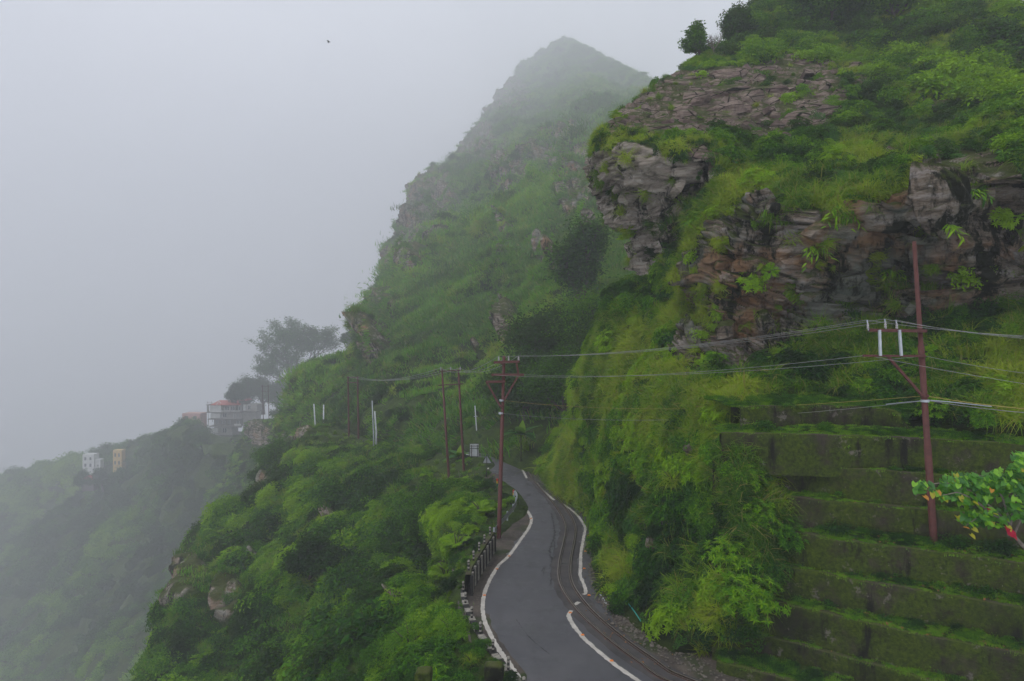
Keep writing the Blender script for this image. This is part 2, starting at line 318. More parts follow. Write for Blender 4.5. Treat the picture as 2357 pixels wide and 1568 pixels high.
mr = blobs(u, v, [(860,785,34,55),(892,690,28,28),(925,600,65,42),(985,520,75,60),(1000,440,60,40),(1180,760,20,60),(1185,395,55,60),(1330,450,45,50),(1260,580,30,22),(1160,600,22,14),(1170,535,18,14),(1300,640,12,40),(1085,535,10,8),(1105,810,10,10),(1300,345,80,50),(1160,225,60,50),(1380,560,12,30),(1100,330,50,50),(1240,430,30,25)])
sdv = G@sdir
dsc = np.clip(G[..., 1]/130, .6, 2.5)
md = fbm(G, 26, 4, 51)*3.6*dsc+fbm(G, 7, 4, 52)*1.5*dsc+mr*(np.abs(fbm(G, 10, 4, 53))*5+_h(np.floor(sdv/2.2).astype(np.int64), np.floor(G[...,0]/6).astype(np.int64), 0, 5)*1.8)
stp = _h(np.floor(sdv/5+fbm(G, 30, 2, 58)).astype(np.int64), 3, 1, 5); md += blobs(u, v, [(905,600,60,60),(960,515,60,60),(1010,430,60,50),(860,790,30,40)])*(stp-.3)*7
md *= smooth(np.arange(560)/560, .0, .12)[:, None]
G2 = G+N*md[..., None]
S_mt = Surf(G2); S_mt.rock = mr
gobj('mountain', G2, M_hill, {'rock': mr*.85, 'rtype': np.full(mr.shape, 1.9)})
# ---------------------------------------------------------------- the spur below the road (left)
lc = [
 [(1330,1850,16.5),(1180,1900,16.5),(1000,1950,18),(760,2050,21),(450,2200,27),(150,2350,34),(-100,2500,40),(-100,4200,40)],
 [(1215,1600,21.2),(1130,1640,20.6),(960,1620,23),(760,1720,27),(500,1830,33),(280,1950,40),(100,2080,47),(60,3300,50)],
 [(1108,1466,25.3),(1060,1480,25.4),(950,1500,28),(810,1560,31),(620,1640,37),(430,1730,44),(250,1850,53),(180,2600,56)],
 [(1066,1350,30.5),(1035,1360,31),(960,1390,33),(860,1450,37),(720,1520,42),(520,1580,49),(300,1660,58),(230,2300,62)],
 [(1130,1240,38.0),(1070,1240,39),(1000,1260,43),(900,1350,47),(770,1420,50),(590,1480,56),(345,1540,64),(290,2100,70)],
 [(1187,1165,45.0),(1100,1170,47),(990,1190,53),(890,1260,56),(760,1330,58),(590,1370,63),(375,1400,70),(330,1900,76)],
 [(1132,1088,57.0),(1060,1100,59),(960,1120,61),(850,1170,64),(720,1230,68),(580,1270,73),(440,1300,79),(400,1700,86)],
 [(1095,1052,64.3),(1000,1060,69),(900,1070,73),(800,1110,76),(690,1160,80),(580,1200,85),(478,1220,91),(440,1600,98)],
 [(1005,1040,78),(900,1025,86),(820,1040,90),(740,1080,93),(670,1125,97),(620,1160,101),(560,1215,106),(520,1600,112)],
 [(885,1018,95),(800,1005,104),(740,1018,108),(690,1055,112),(645,1100,116),(610,1150,120),(570,1220,126),(540,1600,132)],
 [(765,1003,120),(720,996,128),(680,1003,132),(650,1040,136),(630,1090,140),(600,1150,146),(560,1230,152),(530,1600,158)],
 [(690,987,150),(640,975,158),(612,985,162),(590,1020,166),(565,1070,172),(530,1130,180),(490,1190,188),(460,1500,194)],
 [(640,965,200),(590,970,205),(560,990,208),(530,1030,214),(500,1080,220),(470,1140,230),(430,1200,240),(400,1500,250)],
]
lrows = [list(r) for r in zip(*lc)][::-1]
lrows.append([(c[0][0]+45, c[0][1]+6*45/c[0][2]+8, c[0][2]*1.01) for c in lc])      # a lip that runs under the road
G = gridP(lrows, 420, 640, 'l'); N = gnorm(G); u, v = proj(G)
lr = blobs(u, v, [(405,1330,75,75),(525,1385,40,55),(690,1015,38,22),(632,1130,24,28),(600,1000,20,26),(560,1285,45,12),(772,1200,14,16),(965,1330,22,20),(930,1390,16,14),(1000,1285,26,25),(735,1030,20,10)])
down = 1-.93*smooth(np.arange(420)/420, .58, .84)[:, None]
dsc = np.clip(G[..., 1]/60, .5, 1.6)
gully = blobs(u, v, [(985,1290,60,70)])
ld = (fbm(G, 15, 4, 61)*2.6*dsc+fbm(G, 4, 4, 62)*1.0*dsc+lr*(np.abs(fbm(G, 5, 4, 63))*2.0+.3)-gully*3.0)*down
G2 = G+N*ld[..., None]
S_left = Surf(G2); S_left.rock = lr
gobj('spur_hillside', G2, M_hill, {'rock': lr*.95, 'rtype': np.full(lr.shape, 1.6)})
# ---------------------------------------------------------------- far side of the valley
vrows = [
 [(-900,2600,170),(-300,2600,160),(0,2500,150),(200,2400,140),(400,2300,130),(600,2200,125),(800,2100,120),(1000,2000,115)],
 [(-900,1850,240),(-300,1850,220),(0,1800,200),(150,1750,185),(300,1720,165),(480,1690,150),(700,1680,140),(900,1680,130)],
 [(-900,1640,320),(-300,1600,300),(0,1520,270),(150,1460,245),(300,1440,215),(450,1420,190),(600,1400,170),(800,1400,165)],
 [(-900,1440,420),(-300,1400,380),(0,1350,340),(200,1290,300),(350,1250,260),(480,1210,225),(600,1190,205),(760,1190,200)],
 [(-900,1270,520),(-300,1230,470),(0,1190,425),(200,1140,380),(350,1095,320),(445,1075,270),(560,1085,235),(700,1085,225)],
 [(-900,1200,620),(-300,1150,560),(0,1118,500),(200,1070,440),(330,1022,380),(420,1005,305),(520,1035,250),(680,1040,235)],
 [(-900,1330,800),(-300,1280,740),(0,1250,680),(200,1190,620),(330,1130,560),(430,1080,480),(560,1020,420),(720,980,400)],
]
G = gridP(vrows, 260, 300, 'v'); N = gnorm(G)
G2 = G+N*(fbm(G, 60, 4, 71)*9+fbm(G, 18, 3, 72)*3)[..., None]
S_val = Surf(G2)
gobj('valley_side', G2, M_hill, {'rock': np.zeros(G2.shape[:2]), 'rtype': np.zeros(G2.shape[:2])})
g = MB(); g.box((0, 1300, -552), (4390, 3190, 4)); meta(g.build('ground', M_hill), kind='structure')
# ---------------------------------------------------------------- plant prototypes (leaf clumps; used only through the planting objects)
PL = bpy.data.collections.new('plant_kinds'); PIDX = {}
def leaves(c, d, n, L, Wd, fold=.25, droop=0.0):
    """rhombic folded leaves: base c, axis d, normal n"""
    d = d/np.linalg.norm(d, axis=1, keepdims=True); sd = np.cross(d, n); sd /= np.linalg.norm(sd, axis=1, keepdims=True)+1e-9
    n = np.cross(sd, d); L = np.asarray(L)[:, None]; Wd = np.asarray(Wd)[:, None]
    m = c+d*L*.45; tip = c+d*L-n*L*droop
    V = np.stack([c, m+sd*Wd*.5+n*Wd*fold, tip, m-sd*Wd*.5+n*Wd*fold], 1).reshape(-1, 3)
    b = np.arange(len(c))[:, None]*4; F_ = np.concatenate([b+[0, 1, 2], b+[0, 2, 3]], 0)
    return V, F_
def rdir(n, zb=0.0, r=RNG):
    d = r.normal(size=(n, 3)); d[:, 2] += zb; return d/np.linalg.norm(d, axis=1, keepdims=True)
def lvattr(nl, k=4, r=RNG): return np.repeat(r.random(nl), k)
def bush_geo(n, lsz, R=1.0, blobs_=8, hz=.75, asp=.5, seed=0):
    r = np.random.default_rng(seed); bc = rdir(blobs_, .5, r)*R*np.array([.6, .6, .5])*r.random((blobs_, 1))**.4; bc[:, 2] = np.abs(bc[:, 2])+.05
    br = r.uniform(.28, .55, blobs_)*R; k = r.integers(0, blobs_, n); o = rdir(n, .5, r); rr = r.uniform(.65, 1.05, n)[:, None]
    c = bc[k]+o*br[k][:, None]*rr; c[:, 2] *= hz; nn = o*.6+np.array([0, 0, .7])+r.normal(size=(n, 3))*.35
    d = np.cross(nn, r.normal(size=(n, 3)))+o*.4; s = lsz*r.uniform(.6, 1.3, n); return leaves(c, d, nn, s, s*asp, .2, .15)
def rosette_geo(tips, k, lsz, R=1.0, seed=0, asp=.28, hz=.8):
    r = np.random.default_rng(seed); o = rdir(tips, .7, r); t = o*R*r.uniform(.45, 1.0, tips)[:, None]; t[:, 2] = np.abs(t[:, 2])*hz
    ax = o*.5+np.array([0, 0, .6]); ax /= np.linalg.norm(ax, axis=1, keepdims=True)
    c = np.repeat(t, k, 0); A = np.repeat(ax, k, 0); ang = np.tile(np.arange(k)*2.4, tips)+np.repeat(r.random(tips)*6, k)
    x = np.cross(A, [0.3, .2, 1]); x /= np.linalg.norm(x, axis=1, keepdims=True); y = np.cross(A, x)
    rad = x*np.cos(ang)[:, None]+y*np.sin(ang)[:, None]; d = rad+A*r.uniform(.1, .7, (len(c), 1)); s = lsz*r.uniform(.7, 1.2, len(c))
    return leaves(c, d, A-rad*.3, s, s*asp, .15, .25)
def grass_geo(nb, Lg, seed=0, spread=.25, lean=.6, w=.03, seg=4):
    r = np.random.default_rng(seed); base = np.zeros((nb, 3)); base[:, :2] = r.normal(size=(nb, 2))*spread*.5
    a = r.random(nb)*6.283; out = np.stack([np.cos(a), np.sin(a), 0*a], 1); L = Lg*r.uniform(.5, 1.1, nb)[:, None]; ln = lean*r.uniform(.4, 1.4, nb)[:, None]
    sd = np.stack([-np.sin(a), np.cos(a), 0*a], 1); V = []
    for k in range(seg+1):
        t = k/seg; p = base+out*L*ln*t**1.7*.9+np.array([0, 0, 1])*L*(t*1.0-(ln*.75)*t**2.4)
        ww = w*(1-t**1.5*.93)*r.uniform(.8, 1.2); V += [p-sd*ww/2, p+sd*ww/2]
    V = np.stack(V, 1); m = 2*(seg+1); b = np.arange(nb)[:, None]*m; F_ = []
    for k in range(seg): q = 2*k; F_ += [b+[q, q+1, q+3], b+[q, q+3, q+2]]
    return V.reshape(-1, 3), np.concatenate(F_, 0), m
def fern_geo(fr, L, seed=0, nl=14, droop=1.0, lw=.3, asp=.22):
    """arching stems with paired leaflets"""
    r = np.random.default_rng(seed); Vs = []; Fs = []; b = 0
    for i in range(fr):
        a = r.random()*6.283; o = np.array([math.cos(a), math.sin(a), 0]); l = L*r.uniform(.6, 1.1); t = np.linspace(.15, 1, nl)[:, None]; dr = droop*r.uniform(.6, 1.3)
        p = o*l*t*.75+np.array([0, 0, 1])*l*(t*.9-dr*t**2*.8); tg = np.gradient(p, axis=0)
        sd = np.cross(tg, [0, 0, 1]); sd /= np.linalg.norm(sd, axis=1, keepdims=True); up = np.cross(sd, tg)
        for sg in (-1, 1):
            s = l*lw*np.sin(np.clip(t[:, 0]*2.6+.35, 0, 3.0))+.01; V_, F_ = leaves(p, sd*sg*1.0+tg/np.linalg.norm(tg, axis=1, keepdims=True)*.6+r.normal(size=p.shape)*.08, up, s, s*asp, .1, .2)
            Vs.append(V_); Fs.append(F_+b); b += len(V_)
    return np.concatenate(Vs), np.concatenate(Fs)
def cover_geo(n, R, lsz, seed=0, h=.12):
    r = np.random.default_rng(seed); a = r.random(n)*6.283; q = np.sqrt(r.random(n))*R*(.75+.25*np.sin(a*3+seed))
    c = np.stack([np.cos(a)*q, np.sin(a)*q, h*(1-(q/R)**2)*r.uniform(.2, 1.3, n)*2], 1); nn = np.array([0, 0, 1])+r.normal(size=(n, 3))*.4
    s = lsz*r.uniform(.6, 1.3, n); return leaves(c, np.cross(nn, r.normal(size=(n, 3))), nn, s, s*.75, .1)
def proto(kind, V, F_, mat, k=4):
    me = np_mesh(kind, V, F_, [mat] if not isinstance(mat, list) else mat, False, None, {'lv': lvattr(len(V)//k+1, k)[:len(V)]})
    o = bpy.data.objects.new('k%02d_%s' % (len(PL.objects), kind), me); PIDX.setdefault(kind, []).append(len(PL.objects)); PL.objects.link(o); return me
for i in range(4): proto('bush', *bush_geo(520, .2, seed=i), M_leaf)
for i in range(3): proto('fine_bush', *bush_geo(900, .11, blobs_=11, seed=20+i), M_leaf)
for i in range(3): proto('rosette', *rosette_geo(60, 8, .3, seed=30+i), M_leaf)
for i in range(4):
    V_, F_, k_ = grass_geo(85, 1.0, seed=40+i, spread=.28, lean=.75+.1*i); proto('grass', V_, F_, M_grass, k_)
for i in range(3): proto('cover', *cover_geo(330, 1.0, .11, seed=50+i), M_cover)
for i in range(3): proto('fern', *fern_geo(11, 1.0, seed=60+i), M_leaf)
for i in range(3): proto('clump', *bush_geo(1100, .13, blobs_=16, hz=.9, seed=70+i), M_leaf)      # far crowns
for i in range(2):
    V_, F_, k_ = grass_geo(150, .55, seed=80+i, spread=.9, lean=.55, w=.05, seg=3); proto('sward', V_, F_, M_sward, k_)
def gn_group():
    g = bpy.data.node_groups.new('planting', 'GeometryNodeTree')
    g.interface.new_socket('Geometry', in_out='INPUT', socket_type='NodeSocketGeometry'); g.interface.new_socket('Geometry', in_out='OUTPUT', socket_type='NodeSocketGeometry')
    n = g.nodes; i = n.new('NodeGroupInput'); o = n.new('NodeGroupOutput'); ip = n.new('GeometryNodeInstanceOnPoints'); ci = n.new('GeometryNodeCollectionInfo')
    ci.inputs['Collection'].default_value = PL; ci.inputs['Separate Children'].default_value = True; ci.inputs['Reset Children'].default_value = True
    def na(name, typ):
        a = n.new('GeometryNodeInputNamedAttribute'); a.data_type = typ; a.inputs['Name'].default_value = name; return a.outputs['Attribute']
    L = g.links; mp = n.new('GeometryNodeMeshToPoints'); L.new(i.outputs[0], mp.inputs['Mesh']); L.new(mp.outputs[0], ip.inputs['Points'])
    L.new(ci.outputs[0], ip.inputs['Instance']); ip.inputs['Pick Instance'].default_value = True
    L.new(na('idx', 'INT'), ip.inputs['Instance Index']); L.new(na('rot', 'FLOAT_VECTOR'), ip.inputs['Rotation']); L.new(na('scl', 'FLOAT'), ip.inputs['Scale']); L.new(ip.outputs[0], o.inputs[0]); return g
GN = gn_group()
def eul(z, spin):
    z = z/np.linalg.norm(z, axis=1, keepdims=True); ref = np.stack([np.cos(spin), np.sin(spin), 0*spin], 1)
    x = ref-z*np.sum(ref*z, 1, keepdims=True); x /= np.linalg.norm(x, axis=1, keepdims=True); y = np.cross(z, x)
    return np.stack([np.arctan2(y[:, 2], z[:, 2]), -np.arcsin(np.clip(x[:, 2], -1, 1)), np.arctan2(x[:, 1], x[:, 0])], 1)
def plant_obj(name, label, cat, p, nrm, kinds, size, tint, up=.5):
    """one planting object; kinds = list of (kind, weight)"""
    n = len(p); r = np.random.default_rng(len(name)*7+n); names = [k for k, w in kinds]; ws = np.array([w for k, w in kinds], float)
    kk = r.choice(len(names), n, p=ws/ws.sum()); idx = np.zeros(n, np.int32)
    for a, nm in enumerate(names): m = kk == a; idx[m] = r.choice(PIDX[nm], m.sum())
    z = nrm*(1-up)+np.array([0, 0, up]); rot = eul(z+r.normal(size=z.shape)*.12, r.random(n)*6.283)
    me = bpy.data.meshes.new(name); me.vertices.add(n); me.vertices.foreach_set('co', np.asarray(p, np.float32).ravel())
    for a, t, arr in (('idx', 'INT', idx), ('scl', 'FLOAT', size), ('tint', 'FLOAT', tint)): me.attributes.new(a, t, 'POINT').data.foreach_set('value', np.asarray(arr, np.int32 if t == 'INT' else np.float32))
    me.attributes.new('rot', 'FLOAT_VECTOR', 'POINT').data.foreach_set('vector', rot.astype(np.float32).ravel()); me.update()
    o = link(name, me); m = o.modifiers.new('planting', 'NODES'); m.node_group = GN; meta(o, label, cat, kind='stuff'); return o
def sample(S, dens, seed=1, w=None, frame=True):
    """area-weighted random points on a surface; dens in plants per m2 (array or number)"""
    G, N = S.G, S.N; r = np.random.default_rng(seed)
    A = np.linalg.norm(np.cross(G[:-1, 1:]-G[:-1, :-1], G[1:, :-1]-G[:-1, :-1]), axis=2)
    D = A*dens*(1 if w is None else w[:-1, :-1])
    if frame: D = D*((S.u[:-1, :-1] > -250) & (S.u[:-1, :-1] < 2600) & (S.v[:-1, :-1] > -120) & (S.v[:-1, :-1] < 1800))
    n = r.poisson(D); i, j = np.nonzero(n); k = n[i, j]; i = np.repeat(i, k); j = np.repeat(j, k); a, b = r.random((2, len(i), 1))
    p = G[i, j]*(1-a)*(1-b)+G[i, j+1]*a*(1-b)+G[i+1, j]*(1-a)*b+G[i+1, j+1]*a*b
    return p, N[i, j], i, j
def tintf(p, base, amp=.35, sc=4, seed=90): return np.clip(base+fbm(p, sc, 3, seed)*amp, 0, 1)  # drifting leaf tone; wide dark swings also paint shaded gaps into the growth
# ---------------------------------------------------------------- planting of the slopes (uncountable growth)
S = S_cliff; veg = 1-S.rock; u, v = S.u, S.v; ii = np.arange(S.G.shape[0])[:, None]/S.G.shape[0]+0*u
behind = inpoly(u, v, [(1735,945),(1900,925),(2100,955),(2600,985),(2600,1900),(1690,1900),(1690,1590),(1760,1500),(1830,1300),(1790,1150)])
beh = blur(behind.astype(float), 2) > .6

clr = 1-beh.astype(float)
roadclear = smooth(S.G[..., 2], .1, .6)
gz = fbm(S.G, 5, 3, 101)                  # grass / shrub drift
grassw = smooth(gz, -.25, .25); bushw = 1-grassw
lowbank = (v > 700).astype(float)
rockkeep = np.clip(veg+.035, 0, 1)
rockkeep = np.where(S.rock > .5, np.where(v < 345, .045, .045), rockkeep)
fine_top = ((v < 420)).astype(float)
p, n, i, j = sample(S, 9.0, 1, (grassw*.95+.12)*rockkeep*clr*roadclear*np.where(v < 420, .55, 1))
plant_obj('hanging_grass', 'long yellow green grass hanging in drifts over the cliff and road bank', 'grass', p, n, [('grass', 1)], RNG.uniform(.5, 1.15, len(p))*np.where(v[i, j] < 345, .75, 1), tintf(p, .7, .7, 3), .25)
p, n, i, j = sample(S, 2.6, 2, (bushw*.8+.15)*rockkeep*clr*roadclear)
plant_obj('bank_undergrowth', 'mixed leafy undergrowth covering the bank between road and cliff', 'undergrowth', p+n*.1, n, [('bush', 4), ('fine_bush', 3), ('rosette', 4), ('fern', 2)], RNG.uniform(.3, .8, len(p)), tintf(p, .58, .95, 3), .35)
p, n, i, j = sample(S, 5.0, 3, np.clip(veg+.02, 0, 1)*clr*roadclear*np.where(S.rock > .5, .1, 1))
plant_obj('creeper_cover', 'small leaved creepers matting the ground of the bank', 'creeper', p, n, [('cover', 1)], RNG.uniform(.35, .7, len(p)), tintf(p, .4), .0)
hill = (v < 260)*veg
p, n, i, j = sample(S, .35, 4, ((v < 150) | ((u > 2000) & (v < 240)))*veg*smooth(u, 1580, 1760))
plant_obj('hilltop_scrub', 'dense green scrub on the hilltop above the rock slabs', 'scrub', p, n, [('clump', 3), ('bush', 3), ('fine_bush', 2)], RNG.uniform(.8, 2.2, len(p)), tintf(p, .4, .8, 8), .6)
# the peak
S = S_mt; u, v = S.u, S.v; D = S.G[..., 1]; veg = 1-np.clip(blur(S.rock, 4)*1.5, 0, .92)
low = smooth(v, 700, 930)
g1_ = fbm(S.G, 22, 3, 111); veg = veg*np.where(((v > 985) & (u > 1060)) | ((v > 978) & (u > 730) & (u < 830)), .12, 1)*smooth(np.arange(560)/560, 0.0, .03)[:, None]
p, n, i, j = sample(S, .5, 5, veg*np.clip(100/D, .16, 1)*(1-low*.6))
plant_obj('mountain_grass', 'bright green grass and low growth on the misty mountain slope', 'grass', p, n, [('sward', 4), ('grass', 1)], RNG.uniform(1.2, 2.6, len(p))*np.clip(D[i, j]/110, 1, 2.3), tintf(p, .5, .6, 24), .3)
p, n, i, j = sample(S, .14, 6, np.clip(veg+.08, 0, 1)*np.clip(110/D, .1, 1)*(.12+.88*smooth(g1_, .0, .4)+low))
plant_obj('mountain_scrub', 'dark green bushes scattered over the misty mountain slope', 'scrub', p, n, [('clump', 3), ('bush', 2), ('fine_bush', 2)], RNG.uniform(.5, 1.7, len(p))*np.clip(D[i, j]/100, .7, 2.4), tintf(p, .25, .45, 20), .5)
# spur below the road
S = S_left; u, v = S.u, S.v; D = S.G[..., 1]; D = np.where(D > 120, 120+(D-120)/1.9, D); veg = 1-np.clip(blur(S.rock, 6)*1.6, 0, .96)
ir = np.arange(420)/420; edge = 1-smooth(ir, .855, .87)[:, None]+0*u; esz = (1-.6*smooth(ir, .62, .85)[:, None]+0*u)*np.where((v < 1050) & (S.G[..., 1] > 85), .5, 1)
shelf = blobs(u, v, [(1040,1085,75,32),(700,1000,50,16),(775,1002,60,16),(860,1010,30,12)])
gl = fbm(S.G, 8, 3, 121); LS = np.clip(D/55, .6, 1.8)
p, n, i, j = sample(S, 2.6, 7, veg*edge*(1-shelf*.9)*np.clip(45/D, .15, 2)**1.6*(.35+.65*smooth(gl, -.2, .4)))
plant_obj('spur_undergrowth', 'dense leafy undergrowth covering the spur below the road', 'undergrowth', p+n*.15, n, [('bush', 5), ('fine_bush', 3), ('rosette', 3), ('fern', 3), ('clump', 2)], RNG.uniform(.5, 1.35, len(p))*LS[i, j]*esz[i, j], tintf(p, .34, .85, 4), .55)
p, n, i, j = sample(S, 3.0, 8, veg*edge*(1-shelf*.6)*np.clip(45/D, .15, 2)**1.6*(1-.8*smooth(gl, -.2, .4)))
plant_obj('spur_grass', 'tall grass between the bushes on the spur below the road', 'grass', p, n, [('grass', 2), ('sward', 1)], RNG.uniform(.6, 1.3, len(p))*LS[i, j]*esz[i, j], tintf(p, .4, .4, 5), .5)
p, n, i, j = sample(S, .028, 9, (v > 1100)*veg*(esz > .95)*(1-shelf)*edge)
plant_obj('spur_thicket', 'taller thickets standing out of the undergrowth on the spur', 'thicket', p, n, [('clump', 3), ('bush', 1)], RNG.uniform(1.6, 3.0, len(p)), tintf(p, .24, .6, 12), .7)
# far valley forest
S = S_val; D = S.G[..., 1]
p, n, i, j = sample(S, .022, 10, np.where((S.v < 1060) & (S.u > 465), .0, 1)* np.clip(350/D, .3, 1.5)**1.2)
plant_obj('valley_forest', 'hazy forest covering the far side of the valley', 'forest', p, n, [('clump', 1)], RNG.uniform(3.0, 7.0, len(p))*np.clip(D[i, j]/350, .7, 1.6), tintf(p, .42, .7, 50), .85)
# ---------------------------------------------------------------- road
t = NT('asphalt'); pp = t.pos(); n1 = t.noise(pp, .35, 4); n2 = t.noise(pp, 60, 3, .8); n3 = t.noise(t.mapv(pp, (1, .25, 1), (0, 0, .1)), 1.2, 5); nw = t.step(t.noise(pp, .6, 6, .7), .5, .62)
c = t.mix(t.step(n1, .35, .7), (.056, .056, .062), (.078, .076, .08)); c = t.mix(t.math('MULTIPLY', t.step(n3, .5, .75), .35), c, (.04, .038, .038)); c = t.mix(t.math('MULTIPLY', t.step(n2, .55, .8), .5), c, (.12, .118, .115))
c = t.mix(t.math('MULTIPLY', nw, .45), c, (.034, .034, .037)); M_asph = t.bsdf(c, t.math('SUBTRACT', .62, t.math('MULTIPLY', nw, .25)), .4, 0, n2, .25, .01)
t = NT('verge_dirt'); pp = t.pos(); n1 = t.noise(pp, .8, 6, .7); n2 = t.noise(pp, 9, 5, .75); n3 = t.noise(pp, .35, 3)
c = t.mix(t.step(n1, .38, .6), (.045, .038, .034), (.095, .078, .062)); c = t.mix(t.step(n2, .56, .7), c, (.17, .15, .125)); c = t.mix(t.step(n3, .52, .62), c, (.03, .045, .012))
M_dirt = t.bsdf(c, .85, .2, 0, n2, .8, .04)
t = NT('track_bed_tar'); pp = t.pos(); n1 = t.noise(pp, .7, 6, .7); n2 = t.noise(pp, 22, 5, .8)
c = t.mix(t.step(n1, .35, .62), (.035, .033, .034), (.075, .068, .064)); c = t.mix(t.step(n2, .6, .75), c, (.12, .105, .09))
M_bed = t.bsdf(c, .8, .25, 0, n2, .6, .02)
M_line = plain('worn_white_paint', (.5, .47, .42), .7, .2, 0, .35, 2.2, .1)
pairs = [((1330,1850),(2150,1850)),((1290,1750),(2000,1750)),((1192,1568),(1700,1568)),((1146,1507),(1575,1506)),((1105,1455),(1492,1468)),((1082,1415),(1444,1434)),((1072,1372),(1404,1400)),((1078,1330),(1382,1374)),((1098,1295),(1370,1323)),((1135,1258),(1371,1265)),((1170,1228),(1370,1235)),((1196,1200),(1363,1206)),((1197,1172),(1348,1182)),((1184,1150),(1333,1165)),((1165,1130),(1302,1145)),((1150,1108),(1267,1118)),((1133,1088),(1248,1095)),((1116,1070),(1236,1078)),((1103,1057),(1206,1062)),((1088,1049),(1160,1051)),((1060,1042),(1105,1044))]
RL = [PZ(*a) for a, b in pairs]; RR = [PZ(*b) for a, b in pairs]
far = [((1005,1037,78),(1040,1036,80),-1.2),((905,1014,93),(930,1014,96),0),((820,1003,104),(850,1003,107),0),((768,998,117),(805,998,119),0),((712,990,140),(745,990,143),0),((655,978,175),(690,978,178),0),((600,966,215),(630,966,218),0)]
RL += [PF(*a) for a, b, z in far]; RR += [PF(*b) for a, b, z in far]
L_ = crm(np.array(RL), 500); R_ = crm(np.array(RR), 500); k = np.linspace(0, 1, 12)[None, :, None]
RG = L_[:, None]*(1-k)+R_[:, None]*k; RG[:, 0, 2] -= .03
meta(link('road', np_mesh('road', RG.reshape(-1, 3), gfaces(500, 12), [M_asph], True)), kind='structure')
def poly2(pts, n=None, step=.25):
    a = np.array(pts, float); m = max(4, int(np.sum(np.linalg.norm(np.diff(a, axis=0), axis=1))/step)) if n is None else n; c = crm(a, m*4)
    d = np.concatenate([[0], np.cumsum(np.linalg.norm(np.diff(c, axis=0), axis=1))]); q = np.linspace(0, d[-1], m); return np.stack([np.interp(q, d, c[:, k]) for k in range(3)], 1)
def side(c):
    t_ = np.gradient(c, axis=0); t_[:, 2] = 0; t_ /= np.linalg.norm(t_, axis=1, keepdims=True); return np.stack([t_[:, 1], -t_[:, 0], 0*t_[:, 0]], 1)
def ribbon(name, c, w, z, mat, jag=0.0, kind='structure', w2=None, **kw):
    s_ = side(c); r = np.random.default_rng(len(c)); w2 = w if w2 is None else w2
    a = c-s_*(w/2+jag*r.normal(size=(len(c), 1))); b = c+s_*(w2/2+jag*r.normal(size=(len(c), 1))); G = np.stack([a, (a+b)/2, b], 1); G[..., 2] = c[:, None, 2]+z
    return meta(link(name, np_mesh(name, G.reshape(-1, 3), gfaces(*G.shape[:2]), [mat])), kind=kind, **kw)
def Z1(pts, z=0.0): return [PZ(1012.8+x*.3658, 994.4+y*.3658, z) for x, y in pts]
railL = poly2([PZ(1760,1660)]+Z1([(1400,1560),(1300,1490),(1200,1420),(1100,1345),(1000,1262),(900,1170),(830,1090),(770,1000),(745,930),(743,860),(755,780),(775,700),(790,620),(778,560),(740,490),(685,420),(625,350),(575,290),(535,225),(480,175),(400,150),(280,138)]), step=.5)
rs = side(railL)
gob = 1
if rs[3][0] < 0 and False: rs = -rs
cb = railL+rs*.32
ribbon('track_bed', cb, 1.25, .006, M_bed, .05)
vr = np.stack([crm(np.array([PZ(*b) for a, b in pairs]), 200)+np.array([.9, .2, 0]), ], 0)[0]
toe = crm(np.array([PZ(*b) for a, b in pairs]), 260); inn = []
for q in toe:
    e = np.argmin(np.sum((railL[:, :2]-q[:2])**2, 1)); inn.append(railL[e]+rs[e]*(.85+.7*float(smooth(railL[e][1], 25, 29))))
inn = np.array(inn); kk = np.linspace(0, 1, 10)[None, :, None]; VG = inn[:, None]*(1-kk)+(toe+np.array([1.2, .6, 0]))[:, None]*kk
VG[..., 2] = .012+np.abs(fbm(VG, 1.5, 3, 131))*.10*np.linspace(0, 1, 10)[None, :]
meta(link('verge', np_mesh('verge', VG.reshape(-1, 3), gfaces(260, 10), [M_dirt], True)), kind='structure')
# ---- painted lines
def line(pts, w=.15): ribbon('edge_line', poly2(Z1(pts), step=.12), w, .013, M_line, .012)
line([(500,1552),(430,1450),(370,1370),(310,1262),(275,1170),(270,1080),(285,1000),(320,920),(370,840),(430,785),(500,690),(560,602),(574,545),(540,487),(490,445)], .17)
line([(300,235),(320,205),(316,190)], .14)
line([(250,139),(330,141),(400,157),(490,192),(522,245),(546,292)], .15)
line([(605,320),(650,372),(718,430)], .17); line([(775,455),(840,502),(880,545),(912,605),(900,680),(885,780),(885,860),(882,905),(905,960),(918,1010),(900,1025)], .15)
line([(848,1090),(876,1072)], .17); line([(828,1125),(810,1152),(822,1190),(870,1260),(950,1342),(1070,1442),(1180,1522),(1250,1568),(1400,1660)], .17)
# ---- left verge strips beside the parapet
ribbon('verge', poly2(Z1([(460,1575),(400,1480),(335,1400),(275,1290),(225,1190),(195,1090),(205,1000),(270,890),(350,770),(440,660),(500,600),(515,560),(480,480),(440,400),(370,340),(310,260)]), step=.3), 1.1, .008, M_dirt, .06)
